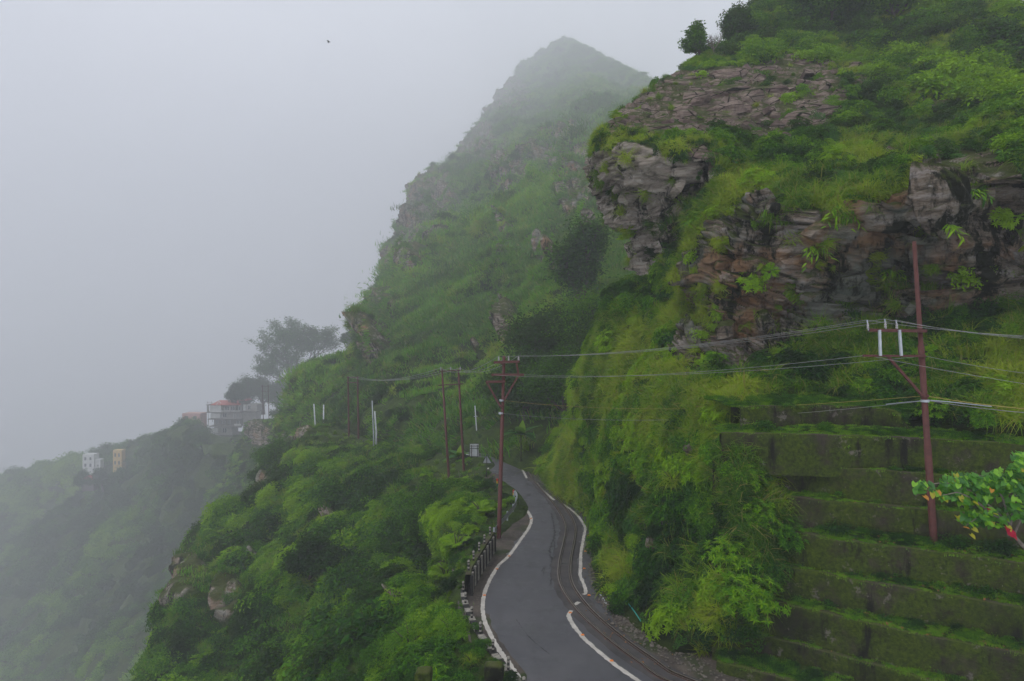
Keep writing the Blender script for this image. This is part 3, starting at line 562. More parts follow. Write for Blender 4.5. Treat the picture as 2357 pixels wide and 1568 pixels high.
# ---------------------------------------------------------------- stepped retaining walls
t = NT('mossy_concrete'); pp = t.pos(); n1 = t.noise(pp, .8, 6, .7); n2 = t.noise(t.mapv(pp, (1, 1, .35)), 2.2, 6, .75); n3 = t.noise(pp, 9, 4, .7); n4 = t.noise(pp, .3, 3)
c = t.mix(t.step(n2, .35, .65), (.012, .011, .007), (.05, .04, .03)); c = t.mix(t.step(n1, .38, .52), c, t.mix(t.step(n3, .35, .65), (.013, .025, .002), (.052, .076, .003)))
c = t.mix(t.math('MULTIPLY', t.step(n4, .5, .7), .7), c, (.008, .009, .005)); c = t.mix(t.step(t.noise(t.mapv(pp, (1, 1, .2)), 1.7, 5, .7), .56, .66), c, (.006, .007, .004)); c = t.mix(t.math('MULTIPLY', t.step(t.noise(pp, 1.5, 6, .75), .6, .66), .8), c, (.13, .115, .1)); c = t.mix(t.step(t.noise(pp, 14, 3, .8), .70, .73), c, (.25, .23, .2))
c = t.mix(t.step(t.nz(), .6, .9), c, t.mix(t.step(n1, .4, .6), (.06, .05, .035), (.05, .075, .006)))
M_wall = t.bsdf(c, .9, .2, 0, t.math('ADD', n3, n2), .8, .05)
WZ = [8.6, 7.7, 6.6, 5.5, 4.4, 3.3, 2.2, 1.08, .35]
tops = [
 [(1700,936,8.6),(1724,935,8.6),(1907,933,8.6),(2034,940,8.52),(2073,962,8.25),(2098,988,7.85)],
 [(1660,996),(1717,997),(1865,1000),(2115,1009),(2357,1023),(2620,1042)],
 [(1640,1058),(1688,1060),(1829,1066),(1988,1080),(2171,1092),(2357,1106),(2620,1130)],
 [(1700,1132),(1780,1139),(1858,1148),(2023,1161),(2217,1180),(2357,1195),(2620,1225)],
 [(1740,1212),(1800,1221),(1901,1237),(1968,1247),(2069,1259),(2220,1279),(2357,1297),(2620,1335)],
 [(1720,1288),(1800,1304),(1868,1312),(1928,1326),(2035,1346),(2136,1361),(2234,1378),(2357,1398),(2620,1440)],
 [(1700,1368),(1800,1389),(1901,1412),(2002,1435),(2103,1457),(2204,1477),(2357,1507),(2620,1565)],
 [(1640,1446),(1703,1457),(1767,1467),(1834,1482),(1901,1500),(2002,1529),(2136,1566),(2400,1640),(2620,1705)],
 [(1650,1520),(1743,1546),(1817,1566),(2000,1625),(2300,1720)],
]
wlab = ['topmost mossy concrete retaining wall, short, with grassy slope above it', 'second mossy retaining wall from the top, white flowers hanging on its face', 'third mossy retaining wall from the top, behind the rusty steel pole',
 'fourth mossy retaining wall from the top, just above the pole foot', 'fifth mossy retaining wall, pale worn top edge passing the pole foot', 'sixth mossy retaining wall, row of small bushes along its foot',
 'seventh mossy retaining wall down, dark green with creepers below', 'eighth mossy retaining wall, large dark stained face near the bottom', 'lowest mossy retaining wall beside the railway verge']
TW = []
for k, tp in enumerate(tops):
    c = poly2([PZ(*q) if len(q) == 3 else PZ(*q, WZ[k]) for q in tp], step=.16); TW.append(c)
def wall_mesh(c, zt, zb, back, seed):
    zt = c[:, 2]
    s_ = -side(c)
    if np.mean(s_[:, 1]) > 0: s_ = -s_           # towards the viewer
    n = len(c); zs = np.linspace(0, 1, 9); rows_ = []
    rows_.append(np.c_[c[:, :2]-s_[:, :2]*back, np.full(n, zb)]); rows_.append(np.c_[c[:, :2]-s_[:, :2]*back, zt-.01])
    rows_.append(np.c_[c[:, :2]-s_[:, :2]*.12, zt]); rows_.append(np.c_[c[:, :2]-s_[:, :2]*.02, zt-.004])
    for z in zs: rows_.append(np.c_[c[:, :2]+s_[:, :2]*(.10*z+.01), zt-.03-(zt-.03-zb)*z])
    G = np.stack(rows_, 0); jit = fbm(G, .8, 4, seed)*.055; G[3:, :, 0] += (s_[:, 0]*jit[3:]); G[3:, :, 1] += s_[:, 1]*jit[3:]; G[1:4, :, 2] += fbm(G[1:4], .6, 3, seed+1)*.03
    return G
ledges = []
for k, c in enumerate(TW):
    zb = WZ[k+1]-.35 if k < 8 else -.1
    G = wall_mesh(c, WZ[k], zb, .32, 200+k)
    me = np_mesh('retaining_wall', G.reshape(-1, 3), gfaces(*G.shape[:2], flip=True), [M_wall], True)
    meta(link('retaining_wall', me), wlab[k], 'retaining wall', 'stepped retaining walls on the right of the track')
    # ledge of earth behind the wall top, up to the wall above
    s_ = -side(c); s_ = -s_ if np.mean(s_[:, 1]) > 0 else s_
    q = np.linspace(.08, 1.5, 8)
    LG = np.stack([np.c_[c[:, :2]-s_[:, :2]*x, c[:, 2]-.05+.16*smooth(x, .1, .8)+.05*x+0*c[:, 0]] for x in q], 0); LG[..., 2] += fbm(LG, .7, 3, 230+k)*.05
    meta(link('terrace_ledge', np_mesh('terrace_ledge', LG.reshape(-1, 3), gfaces(*LG.shape[:2]), [M_hill], True, None, {'rock': np.zeros(LG.shape[:2]), 'rtype': np.zeros(LG.shape[:2])})), kind='structure')
    ledges.append(Surf(LG))
P_, N_, = [], []; P2_, N2_ = [], []; P3_ = []
for k, S in enumerate(ledges):
    w = smooth(.75-np.linspace(.08, 1.5, 8), 0, .3)[:, None]*(.1+smooth(fbm(S.G, 1.3, 3, 240), -.15, .25))*smooth(np.linspace(.08, 1.5, 8), .1, .35)[:, None]
    if k == 0: w = 1+0*w
    p, n, i, j = sample(S, 42, 20+k, w, True); P_.append(p)
    p, n, i, j = sample(S, 55, 40+k, np.where(np.linspace(.08, 1.5, 8) < .5, 1, .2)[:, None]+0*w, True); P2_.append(p)
p = np.concatenate(P_); n = np.tile([0, -.2, 1.], (len(p), 1)); plant_obj('ledge_creepers', 'small leaved creepers growing along the wall ledges', 'creeper', p, n, [('cover', 3), ('fine_bush', 2)], RNG.uniform(.12, .34, len(p)), tintf(p, .3, .3, 2), .6)
p = np.concatenate(P2_); n = np.tile([0, -.2, 1.], (len(p), 1)); plant_obj('ledge_moss_grass', 'short moss and grass lining the top edges of the walls', 'grass', p, n, [('sward', 1)], RNG.uniform(.1, .2, len(p)), tintf(p, .85, .25, 2), .9)
# ---------------------------------------------------------------- the air
hz = bpy.data.materials.new('haze_air'); hz.use_nodes = True; hn = hz.node_tree; hn.nodes.clear()
pv = hn.nodes.new('ShaderNodeVolumePrincipled'); pv.inputs['Density'].default_value = HAZE; pv.inputs['Color'].default_value = (.835, .85, .885, 1); pv.inputs['Anisotropy'].default_value = .1
ho = hn.nodes.new('ShaderNodeOutputMaterial'); hn.links.new(pv.outputs[0], ho.inputs['Volume'])
b = MB(); b.box((0, 1295, (-555+720)/2), (4400, 3210, 1275)); meta(b.build('haze', hz), 'pale mist filling the valley', 'mist', kind='stuff')
# ---------------------------------------------------------------- simple materials
M_rust = plain('red_oxide_steel', (.095, .028, .022), .6, .3, 0, .35, 5, .15)
M_galv = plain('galvanised_steel', (.42, .45, .48), .45, .5, .3, .3, 4, .1)
M_whpole = plain('white_pole_paint', (.62, .64, .66), .6, .3, 0, .3, 3, .1)
M_wire = plain('aluminium_wire', (.22, .22, .21), .5, .4, .2, 0, 3, 0)
M_ywire = plain('yellow_cable', (.3, .24, .06), .6, .3, 0, 0, 3, 0)
M_porc = plain('porcelain', (.35, .33, .32), .3, .5, 0, .2, 3, 0)
M_rail = plain('rusty_rail_steel', (.085, .05, .038), .5, .5, .5, .4, 8, .15)
M_railtop = plain('worn_rail_top', (.32, .28, .25), .35, .5, .7, .3, 8, .05)
M_conc = plain('weathered_concrete', (.16, .14, .115), .9, .2, 0, .45, 3, .5)
M_white = plain('chipped_white_paint', (.3, .28, .24), .8, .2, 0, .5, 7, .1)
M_black = plain('faded_black_paint', (.025, .024, .022), .7, .2, 0, .4, 7, .1)
M_orange = plain('orange_reflector', (.75, .22, .02), .4, .4, 0, .1, 7, 0)
M_red = plain('red_plastic', (.5, .02, .015), .4, .4, 0, .1, 7, 0)
M_yel = plain('yellow_plastic', (.6, .4, .02), .4, .4, 0, .1, 7, 0)
M_grn = plain('green_plastic', (.02, .2, .09), .4, .4, 0, .1, 7, 0)
M_signback = plain('sign_back_metal', (.36, .38, .4), .5, .4, .2, .25, 2, .05)
M_dark = plain('dark_frame_metal', (.05, .05, .045), .6, .3, 0, .3, 4, .05)
M_mosspillar = M_wall
def Q(u, v, d): return Vector(P(u, v, d))
def down_px(px, d): return px*d/F
# ---------------------------------------------------------------- railway
def rail_mesh(c, wd, hh):
    s_ = side(c); prof = [(-wd, 0), (-wd*.35, hh*.3), (-wd*.45, hh*.72), (-wd*.5, hh), (wd*.5, hh), (wd*.45, hh*.72), (wd*.35, hh*.3), (wd, 0)]
    G = np.stack([np.c_[c[:, :2]+s_[:, :2]*a, np.full(len(c), .008+b_)] for a, b_ in prof], 1); return G
rr_ = poly2(railL, step=.3)
for off, w_, h_, lab in ((0, .045, .07, None), (.61, .045, .07, None), (.085, .02, .045, 'check rail'), (.525, .02, .045, 'check rail')):
    if lab is None and off == 0:
        trk = empty('railway_track'); meta(trk, 'narrow gauge railway track set in the roadside, curving with the road', 'railway track')
    c = rr_+side(rr_)*off; G = rail_mesh(c, w_, h_)
    me = np_mesh('rail', G.reshape(-1, 3), gfaces(*G.shape[:2]), [M_rail, M_railtop], False)
    mi = np.tile(np.arange(7) == 3, len(c)-1).astype(np.int32); me.polygons.foreach_set('material_index', mi)
    link('rail' if lab is None else 'check_rail', me, trk)
# drain pit between the rails
e = int(np.argmin(np.abs(rr_[:, 1]-PZ(0, 1298)[1]))); s_ = side(rr_)
a = rr_[e]+s_[e]*.16; bq = rr_[e]+s_[e]*.46; tv = np.gradient(rr_, axis=0)[e]; tv /= np.linalg.norm(tv)
m = MB(); m.bar(Vector(a)+Vector((0, 0, .02)), Vector(bq)+Vector((0, 0, .02)), .16, .03); meta(m.build('drain_cover', M_dark), 'dark metal drain cover lying between the rails', 'drain cover')
# stones and patches along the bed
def stone_mesh(seed, mats, rt=None):
    r = random.Random(seed); m = MB(); n = 7; ang = [i/n*6.283+r.uniform(-.3, .3) for i in range(n)]; rr = [r.uniform(.75, 1.1) for _ in ang]
    for lev, (z, s_) in enumerate(((-.5, 1), (.25, .98), (.5, .72))):
        m.v += [(math.cos(a)*q*s_+r.uniform(-.05, .05), math.sin(a)*q*s_+r.uniform(-.05, .05), z+r.uniform(-.09, .09)) for a, q in zip(ang, rr)]
    m.f = [(l*n+i, l*n+(i+1) % n, (l+1)*n+(i+1) % n, (l+1)*n+i) for l in range(2) for i in range(n)]+[tuple(range(2*n, 3*n))]; m.m = [0]*len(m.f)
    me = m.mesh('stone', mats)
    for a, vl in (('rock', 1.0), ('rtype', rt or 0.0)): me.attributes.new(a, 'FLOAT', 'POINT').data.foreach_set('value', [vl]*len(me.vertices))
    return me
stones = [stone_mesh(i, [M_dirt]) for i in range(5)]
vv = []; ff = []; r = np.random.default_rng(4)
bm_v = []; bm_f = []; bb = 0
for i in range(1500):
    k_ = r.integers(0, 258); f_ = r.random()**.7; q = inn[k_]*(1-f_)+toe[k_]*f_; q = q+r.normal(size=3)*[.15, .15, 0]; s_ = r.uniform(.02, .06)*(1+.8*(r.random() > .93)); me = stones[i % 5]
    co = np.array([v_.co[:] for v_ in me.vertices]); a_ = r.random()*6.28; R_ = np.array([[math.cos(a_), -math.sin(a_), 0], [math.sin(a_), math.cos(a_), 0], [0, 0, .7]])
    bm_v.append(co@R_.T*s_+np.array([q[0], q[1], .05])); bm_f += [tuple(bb+x for x in p_.vertices) for p_ in me.polygons]; bb += len(co)
me = bpy.data.meshes.new('gravel'); me.from_pydata(np.concatenate(bm_v).tolist(), [], bm_f); me.materials.append(M_conc); meta(link('gravel', me), 'loose stones and gravel along the railway verge', 'gravel', kind='stuff')
# cracks and tar repairs beside the rails: thin broken strips of sunk dark tar
M_tar = plain('dark_tar', (.013, .013, .013), .6, .3, 0, .3, 9, .4)
for pts, w_ in (([(700,510),(712,570),(722,640),(705,700),(690,760),(712,820),(700,900),(698,965)], .07), ([(735,545),(765,580),(722,585)], .06), ([(690,860),(716,760),(722,690)], .05), ([(770,870),(790,905),(778,880)], .16), ([(640,880),(660,840),(650,905)], .03), ([(690,1400),(560,1290),(480,1180)], .02)):
    ribbon('road_crack', poly2(Z1(pts), step=.12), w_, .0045, M_tar, w_*.45)
# ---------------------------------------------------------------- road studs
sm = MB(); sm.box((0, 0, .014), (.13, .09, .028), taper=.7); sm.box((0, -.04, .02), (.09, .014, .02)); smesh = sm.mesh('road_stud', M_orange)
for i, (x, y) in enumerate([(572,547),(435,783),(358,864),(280,1030)]):
    o = link('road_stud', smesh, None, Vector(Z1([(x, y)])[0])+Vector((0, 0, .013))); meta(o, 'the '+['farthest', 'second farthest', 'second nearest', 'nearest'][i]+' orange stud on the outer white line at the valley side', 'road stud', 'orange studs on the outer white line')
for i, (x, y) in enumerate([(820,1140),(898,1280),(1080,1443)]):
    o = link('road_stud', smesh, None, Vector(Z1([(x, y)])[0])+Vector((0, 0, .013))); meta(o, ['orange stud at the curled far tip of the near inner white line', 'orange stud in the middle of the near inner white line', 'orange stud on the near inner white line, closest to the viewer'][i], 'road stud', 'orange studs on the near inner line')
for i, (x, y) in enumerate([(930,658),(915,755),(908,864),(938,1033)]):
    o = link('road_stud', smesh, None, Vector(Z1([(x, y)])[0])+Vector((0, 0, .03))); meta(o, 'the '+['farthest', 'second farthest', 'second nearest', 'nearest'][i]+' orange stud on the strip between rails and bank', 'road stud', 'orange studs on the verge beyond the rails')
# ---------------------------------------------------------------- parapet, kerb blocks, striped posts
par = empty('parapet_wall', PZ(1075, 1325)); meta(par, 'concrete parapet wall with black and white ribs at the valley edge of the bend', 'parapet')
def rel(par_, p): return Vector(p)-par_.location
c = poly2(Z1([(195,1035),(205,985),(235,930),(275,860),(310,800),(345,745)]), step=.1); s_ = side(c)
if s_[5][0] > 0: s_ = -s_
n = len(c); G = []
top = .95
for a_, z_ in ((0, -.1), (0, top-.05), (.02, top), (.24, top), (.26, top-.05), (.3, -3.0)): G.append(np.c_[c[:, :2]+s_[:, :2]*a_, np.full(n, z_)])
G = np.stack(G, 0); G[..., 2] += fbm(G, .7, 3, 7)*.03; G -= np.array(par.location); me = np_mesh('wall', G.reshape(-1, 3), gfaces(*G.shape[:2]), [M_wall]); link('wall', me, par)
nr_ = 17
for i in range(nr_):
    k_ = int((i+.5)/nr_*(n-1)); q = Vector(c[k_])-par.location; t_ = Vector(c[min(k_+1, n-1)])-Vector(c[max(k_-1, 0)]); an = math.atan2(t_.y, t_.x)
    m = MB(); m.box((0, 0, .44), (.17, .12, .86)); R_ = None
    o = m.build('rib', M_white if i % 2 else M_black, par, loc=(q.x, q.y, 0)); o.rotation_euler = (0, 0, an)
    o.location = q+Vector((-s_[k_][0]*.03, -s_[k_][1]*.03, 0))
kb = empty('kerb_parapet', PZ(1110, 1450)); meta(kb, 'low parapet kerb of black and white painted blocks along the outer road edge', 'kerb')
kc = poly2([PZ(1240,1660)]+Z1([(480,1575),(420,1510),(360,1440),(300,1360),(245,1275),(200,1190),(165,1110),(148,1040),(150,985)]), step=.05); ks = side(kc)
if ks[5][0] > 0: ks = -ks
L_k = len(kc)*.05; nb_ = int(L_k/.42)
for i in range(nb_):
    a_ = int(i/nb_*(len(kc)-1)); b_ = int((i+1)/nb_*(len(kc)-1)); p_, q_ = Vector(kc[a_]), Vector(kc[b_]); d_ = (q_-p_).normalized(); p_ = p_+d_*.006
    off = Vector(ks[a_])*.0
    m = MB(); m.bar(p_+Vector((0, 0, .05))-kb.location, q_+Vector((0, 0, .05))-kb.location, .24, .16); m.build('kerb_block', M_white if i % 2 else M_black, kb)
# outer retaining wall under the kerb
oc = np.concatenate([kc, c[2:]])[::2]; os_ = side(oc); os_ = -os_ if os_[5][0] > 0 else os_
G = np.stack([np.c_[oc[:, :2]+os_[:, :2]*a_, np.full(len(oc), z_)] for a_, z_ in ((-.25, -.05), (.2, -.04), (.24, -.3), (.4, -1.5), (.6, -3), (.8, -4.5), (1.0, -6))], 0); G[1:, :, 0] += os_[:, 0]*fbm(G[1:], 1.0, 3, 9)*.1
meta(link('road_retaining_wall', np_mesh('road_retaining_wall', G.reshape(-1, 3), gfaces(*G.shape[:2]), [M_wall], True)), 'mossy wall holding up the outer edge of the road under the kerb blocks', 'retaining wall')
def striped_post(name='striped_post', h=.42, r=.045):
    o = empty(name); m = MB(); k_ = 5; hh = h/k_
    m.lathe([(r*1.05, 0), (r, .02), (r, h-.01), (r*.6, h+.015)], (0, 0, 0), 10); m.build('post', M_black, o)
    for i in (1, 3): m = MB(); m.lathe([(r+.004, i*hh+.01), (r+.004, (i+1)*hh-.01)], (0, 0, 0), 10); m.build('band', M_white, o)
    m = MB(); m.lathe([(r+.012, h-.05), (r+.012, h), (r*.7, h+.03)], (0, 0, 0), 10); m.build('cap', M_white, o); return o
sp = striped_post()
def copy_tree(o, parent=None):
    c_ = o.copy(); COL.objects.link(c_); c_.parent = parent
    for ch in o.children: copy_tree(ch, c_)
    return c_
posts = [(317,650),(285,698),(238,768),(198,838),(160,908)]
def pnear(x, y):
    p_ = np.array(Z1([(x, y)])[0]); return p_
for i, (x, y) in enumerate(posts):
    o = sp if i == 0 else copy_tree(sp); k_ = int((1-i/4.0)*(n-12))+5; q = G0 = c[k_]+s_[k_]*.13; o.location = (q[0], q[1], top+.0); meta(o, ['short striped post on the far end of the parapet wall', 'second striped post from the far end, on the parapet wall', 'middle one of the five striped posts on the parapet wall', 'fourth striped post from the far end, on the parapet wall', 'striped post on the near end of the parapet wall'][i], 'post', 'black and white posts on the parapet')
for i, f_ in enumerate((.03, .14, .27, .40, .54, .68, .82, .94)):
    o = copy_tree(sp); q = kc[int(f_*(len(kc)-1))]; o.location = (q[0], q[1], .12)
    meta(o, ['striped post nearest the viewer on the kerb blocks', 'second nearest striped post on the kerb blocks', 'third nearest striped post on the kerb blocks', 'fourth nearest striped post, standing by the kerb', 'fifth nearest striped post, standing on the kerb blocks', 'sixth nearest striped post, beside the pale scuffed asphalt', 'striped post on the kerb just before the parapet wall', 'striped post where the kerb blocks meet the parapet wall'][i], 'post', 'black and white posts on the kerb')
# ---------------------------------------------------------------- mossy pillars of the near railing
for (u_, v_, w_, dd, lab) in ((975, 1543, 34, 12.0, 'thick mossy stone pillar, the shorter and more leftward of two, at the bottom'), (1137, 1530, 40, 12.0, 'mossy concrete pillar standing below the near kerb posts')):
    q = Q(u_, v_, dd); w = down_px(w_, dd); o = empty('mossy_pillar', (q.x, q.y, q.z-3)); meta(o, lab, 'pillar')
    G = []
    for z_, s2 in ((0, 1), (1.5, 1), (2.8, 1), (2.82, 1.08), (2.93, 1.1), (3.0, .95), (3.03, .5), (3.035, .0)):
        ring = [(a_*s2*w/2, b_*s2*w/2, z_) for a_, b_ in ((-1, -1), (-.5, -1.02), (.5, -1.02), (1, -1), (1.02, 0), (1, 1), (0, 1.02), (-1, 1), (-1.02, 0), (-1, -1))]; G.append(ring)
    G = np.array(G); G += fbm(G+np.array([u_, 0, 0]), .25, 3, 3)[..., None]*.02; me = np_mesh('shaft', G.reshape(-1, 3), gfaces(*G.shape[:2], flip=True), [M_wall], True); link('shaft', me, o)
# ---------------------------------------------------------------- guard rail and delineators
gr = empty('guard_rail', PZ(1180, 1180)); meta(gr, 'grey corrugated metal guard rail behind the tall steel pole', 'guard rail')
gc = poly2([PZ(a, b, .0) for a, b in ((1141,1243),(1150,1228),(1168,1207),(1184,1186),(1190,1172),(1191,1162),(1186,1152))], step=.2); gs = side(gc); gs = -gs if gs[3][0] > 0 else gs
prof = [(0, .38), (.05, .44), (0, .52), (0, .56), (.05, .64), (0, .70)]
G = np.stack([np.c_[gc[:, :2]+gs[:, :2]*a_, np.full(len(gc), z_)] for a_, z_ in prof], 0)-np.array(gr.location); link('beam', np_mesh('beam', G.reshape(-1, 3), gfaces(*G.shape[:2]), [M_galv], True), gr)
for k_ in range(0, len(gc), 9): m = MB(); q = Vector(gc[k_]+gs[k_]*.1)-gr.location; m.box((q.x, q.y, .32), (.1, .1, .7)); m.build('post', M_galv, gr)
for (u_, v_, lab) in ((1182, 1150, 'red yellow and green delineator post at the far end of the guard rail'), (1144.5, 1122, 'red and yellow delineator post half hidden behind the tall steel pole')):
    q = PZ(u_, v_); o = empty('delineator_post', q); meta(o, lab, 'marker post')
    for nm, a_, b_, mt in (('lower_band', 0, .3, M_grn), ('middle_band', .3, .46, M_yel), ('top_band', .46, .66, M_red)):
        m = MB(); m.lathe([(.055, a_), (.055, b_)], (0, 0, 0), 8); m.build(nm, mt, o)
# ---------------------------------------------------------------- signs
nb = empty('notice_board', P(1092, 1078, 64)); meta(nb, 'white notice board on two legs seen from behind, by the far bend', 'notice board')
def at2(zx, zy, d): return Q(920.7+zx*.2349, 782.6+zy*.2349, d)
def seg(o, name, mat, a, b, w, h=None): m = MB(); m.bar(Vector(a)-o.location, Vector(b)-o.location, w, h); return m.build(name, mat, o)
seg(nb, 'panel', M_whpole, at2(728, 1018, 64.1), at2(728, 1142, 64.1), .035*0+.87, .03)
for x in (700, 757): seg(nb, 'leg', M_dark, at2(x, 1030, 64), at2(x+4, 1252, 64), .06)
for y in (1040, 1064): seg(nb, 'cross_bar', M_dark, at2(684, y, 63.98), at2(772, y, 63.98), .05)
for x in (684, 772): seg(nb, 'frame', M_dark, at2(x, 1018, 64), at2(x, 1142, 64), .03)
for y in (1018, 1142): seg(nb, 'frame', M_dark, at2(684, y, 64), at2(772, y, 64), .03)
ts = empty('triangle_sign', P(1120, 1098, 55)); meta(ts, 'triangular road sign seen from behind on a dark post', 'road sign')
A_, B_, C_ = [at2(x, y, 55)-ts.location for x, y in ((851, 1126), (808, 1208), (898, 1208))]
m = MB(); m.add([A_, B_, C_]+[q+Vector((0, .02, 0)) for q in (A_, B_, C_)], [(0, 1, 2), (5, 4, 3), (0, 3, 4, 1), (1, 4, 5, 2), (2, 5, 3, 0)]); m.build('plate', M_signback, ts)
for a_, b_ in ((A_, B_), (B_, C_), (C_, A_)): m = MB(); m.bar(a_+Vector((0, -.01, 0)), b_+Vector((0, -.01, 0)), .03); m.build('rim', M_dark, ts)
m = MB(); m.bar(A_+Vector((0, -.05, .05)), Vector((0, -.05, -.3)), .06); m.build('post', M_dark, ts)
# ---------------------------------------------------------------- steel poles
def pole_obj(name, lab, base, top_, r0, r1, mat, cat='pole', group=None):
    o = empty(name, base); meta(o, lab, cat, group); m = MB(); b_, t_ = Vector(base), Vector(top_); m.tube([Vector((0, 0, -.6))*1.0, Vector((0, 0, 0)), (t_-b_)*.33, (t_-b_)*.331, (t_-b_)*.66, (t_-b_)*.661, t_-b_], [r0, r0, r0*.97, (r0*2+r1)/3, (r0*2+r1)/3, (r0+r1*2)/3*.95, r1], 12); m.build('shaft', mat, o, True); return o
def insulator(o, p, h=.3, down=False):
    m = MB(); q = Vector(p)-o.location; m.lathe([(.012, -.12), (.012, .0), (.05, .02), (.055, .07), (.03, .09), (.045, .13), (.045, .17), (.02, .2), (.025, .24), (.01, .26)], q, 8); m.build('insulator', M_porc, o)
D1 = 38.0
mp = pole_obj('steel_pole', 'tall red brown steel pole with three crossarms beside the road bend', Q(1148, 1247, D1), Q(1160.3, 819, D1), .125, .085, M_rust, 'utility pole')
arm = lambda x0, y0, x1, y1, d=D1: (at2(x0, y0, d-.11), at2(x1, y1, d-.11))
for a_ in ((917, 220, 1172, 212), (897, 342, 1215, 341), (843, 411, 1033, 407)): seg(mp, 'crossarm', M_rust, *arm(*a_), .13)
for a_ in ((1140, 215, 1162, 345), (1162, 345, 1020, 592), (848, 411, 982, 648)): seg(mp, 'brace', M_rust, *arm(*a_), .10)
for y_, x_ in ((592, 995), (718, 990), (232, 1010), (648, 1000)): q = at2(x_, y_, D1)-mp.location; m = MB(); m.lathe([(.14, -.05), (.14, .05)], q, 12); m.build('clamp', M_galv if y_ > 500 and y_ < 730 and y_ != 648 else M_rust, mp)
mtops = [at2(968, 158, D1-.1), at2(1065, 158, D1-.1), at2(1162, 155, D1-.1)]
for x in (968, 1065, 1162): insulator(mp, at2(x, 204, D1-.1))
D2 = 61.0
tp_ = empty('twin_pole_frame', Q(1050, 1096, D2)); meta(tp_, 'pair of red brown steel poles joined by two crossbars on the bare earth shelf', 'utility pole')
for (xt, yt, xb, yb) in ((410, 280, 480, 1350), (572, 293, 629, 1335)):
    m = MB(); b_, t_ = at2(xb, yb, D2)-tp_.location, at2(xt, yt, D2)-tp_.location; m.tube([b_+Vector((0, 0, -.6)), b_, b_*.6+t_*.4, t_], [.12, .12, .105, .08], 10); m.build('pole', M_rust, tp_, True)
seg(tp_, 'crossbar', M_rust, at2(388, 307, D2-.1), at2(598, 297, D2-.1), .09); seg(tp_, 'crossbar', M_rust, at2(375, 445, D2-.1), at2(621, 430, D2-.1), .08)
for x in (400, 498, 592): insulator(tp_, at2(x, 290, D2-.1))
for x in (405, 498, 590): seg(tp_, 'insulator_arm', M_porc, at2(x, 300, D2-.12), at2(x-8, 272, D2-.12), .05)
D3 = 22.0
def at3(x, y, d=D3): return Q(1565.2+x*.3524, 644.5+y*.3524, d)
rp = pole_obj('steel_pole', 'nearest and tallest red brown steel pole rising from the stepped walls', Q(2150, 1255, D3), Q(2104, 556, D3), .115, .062, M_rust, 'utility pole')
seg(rp, 'crossarm', M_rust, at3(1233, 328, D3-.1), at3(1608, 334, D3-.1), .10); seg(rp, 'crossarm', M_rust, at3(1195, 495, D3-.12), at3(1602, 497, D3-.12), .07)
seg(rp, 'brace', M_rust, at3(1358, 500, D3-.1), at3(1582, 757, D3-.1), .075)
for x0, x1 in ((1303, 1309), (1433, 1446)): seg(rp, 'strut', M_galv, at3(x0, 326, D3-.19), at3(x1, 496, D3-.19), .07)
for y_, x_, mt in ((757, 1598, M_rust), (790, 1601, M_galv), (335, 1572, M_rust)): m = MB(); m.lathe([(.13, -.04), (.13, .04)], at3(x_, y_)-rp.location, 12); m.build('clamp', mt, rp)
rtops = []
for x, y in ((1222, 262), (1337, 255), (1411, 262)):
    seg(rp, 'insulator_pin', M_galv, at3(x+9, 330, D3-.1), at3(x, y, D3-.1), .03)
    m = MB(); q = at3(x+5, y+38, D3-.1)-rp.location; m.lathe([(.03, -.1), (.045, -.06), (.025, -.03), (.045, .0), (.025, .04), (.03, .08)], q, 8); m.build('insulator', M_porc, rp); rtops.append(at3(x, y, D3-.1))
# other poles
def simple_pole(u0, v0, u1, v1, d, r_, lab, mat=None, group=None, name='white_pole'):
    o = empty(name, PF(u0, v0, d)); meta(o, lab, 'pole', group); m = MB(); b_ = Vector((0, 0, 0)); t_ = Vector(PF(u1, v1, d))-o.location; m.tube([Vector((0, 0, -2.5)), b_, t_*.5, t_], [r_, r_, r_*.85, r_*.7], 8); m.build('shaft', mat or M_whpole, o, True)
    m = MB(); m.lathe([(r_*.75, 0), (r_*.8, .05), (r_*.3, .1)], t_, 8); m.build('cap', mat or M_whpole, o); return o
o = simple_pole(1099.5, 1026, 1093.4, 936, 72, .07, 'white pole with a small crossbracket behind the notice board'); seg(o, 'bracket', M_galv, Q(1090.5, 959, 71.9), Q(1099, 958, 71.9), .07)
simple_pole(726.5, 988, 722.5, 931, 116, .14, 'leaning white pole on the rocky knoll by the far road')
simple_pole(744.5, 1003, 745, 933, 106, .13, 'upright white pole at the edge of the visible far road')
simple_pole(866 , 992, 862.5, 948, 88, .12, 'short bright white pole beside the mountain road bend'); simple_pole(860, 1000, 856.5, 924, 87, .09, 'taller grey pole beside the short white pole', M_galv)
for i, (u_, vb, vt, d_) in enumerate(((650.5, 975, 930, 170), (642, 965, 934, 185), (634, 962, 941, 200), (665, 978, 928, 165), (688.5, 944, 921, 200), (657, 950, 930, 215))):
    simple_pole(u_, vb, u_-.8, vt, d_, .12, ['tallest thin pale pole in the mist, standing on the dark ledge', 'thin pale pole just left of the tallest misty one', 'shortest and leftmost thin pale pole in the mist', 'grey thin pole just right of the tallest misty one', 'thin pale pole highest up in the mist, toward the mountain', 'short thin pole between the tallest misty one and the grey one'][i], M_whpole if i != 3 else M_galv, 'thin pale poles along the misty road')
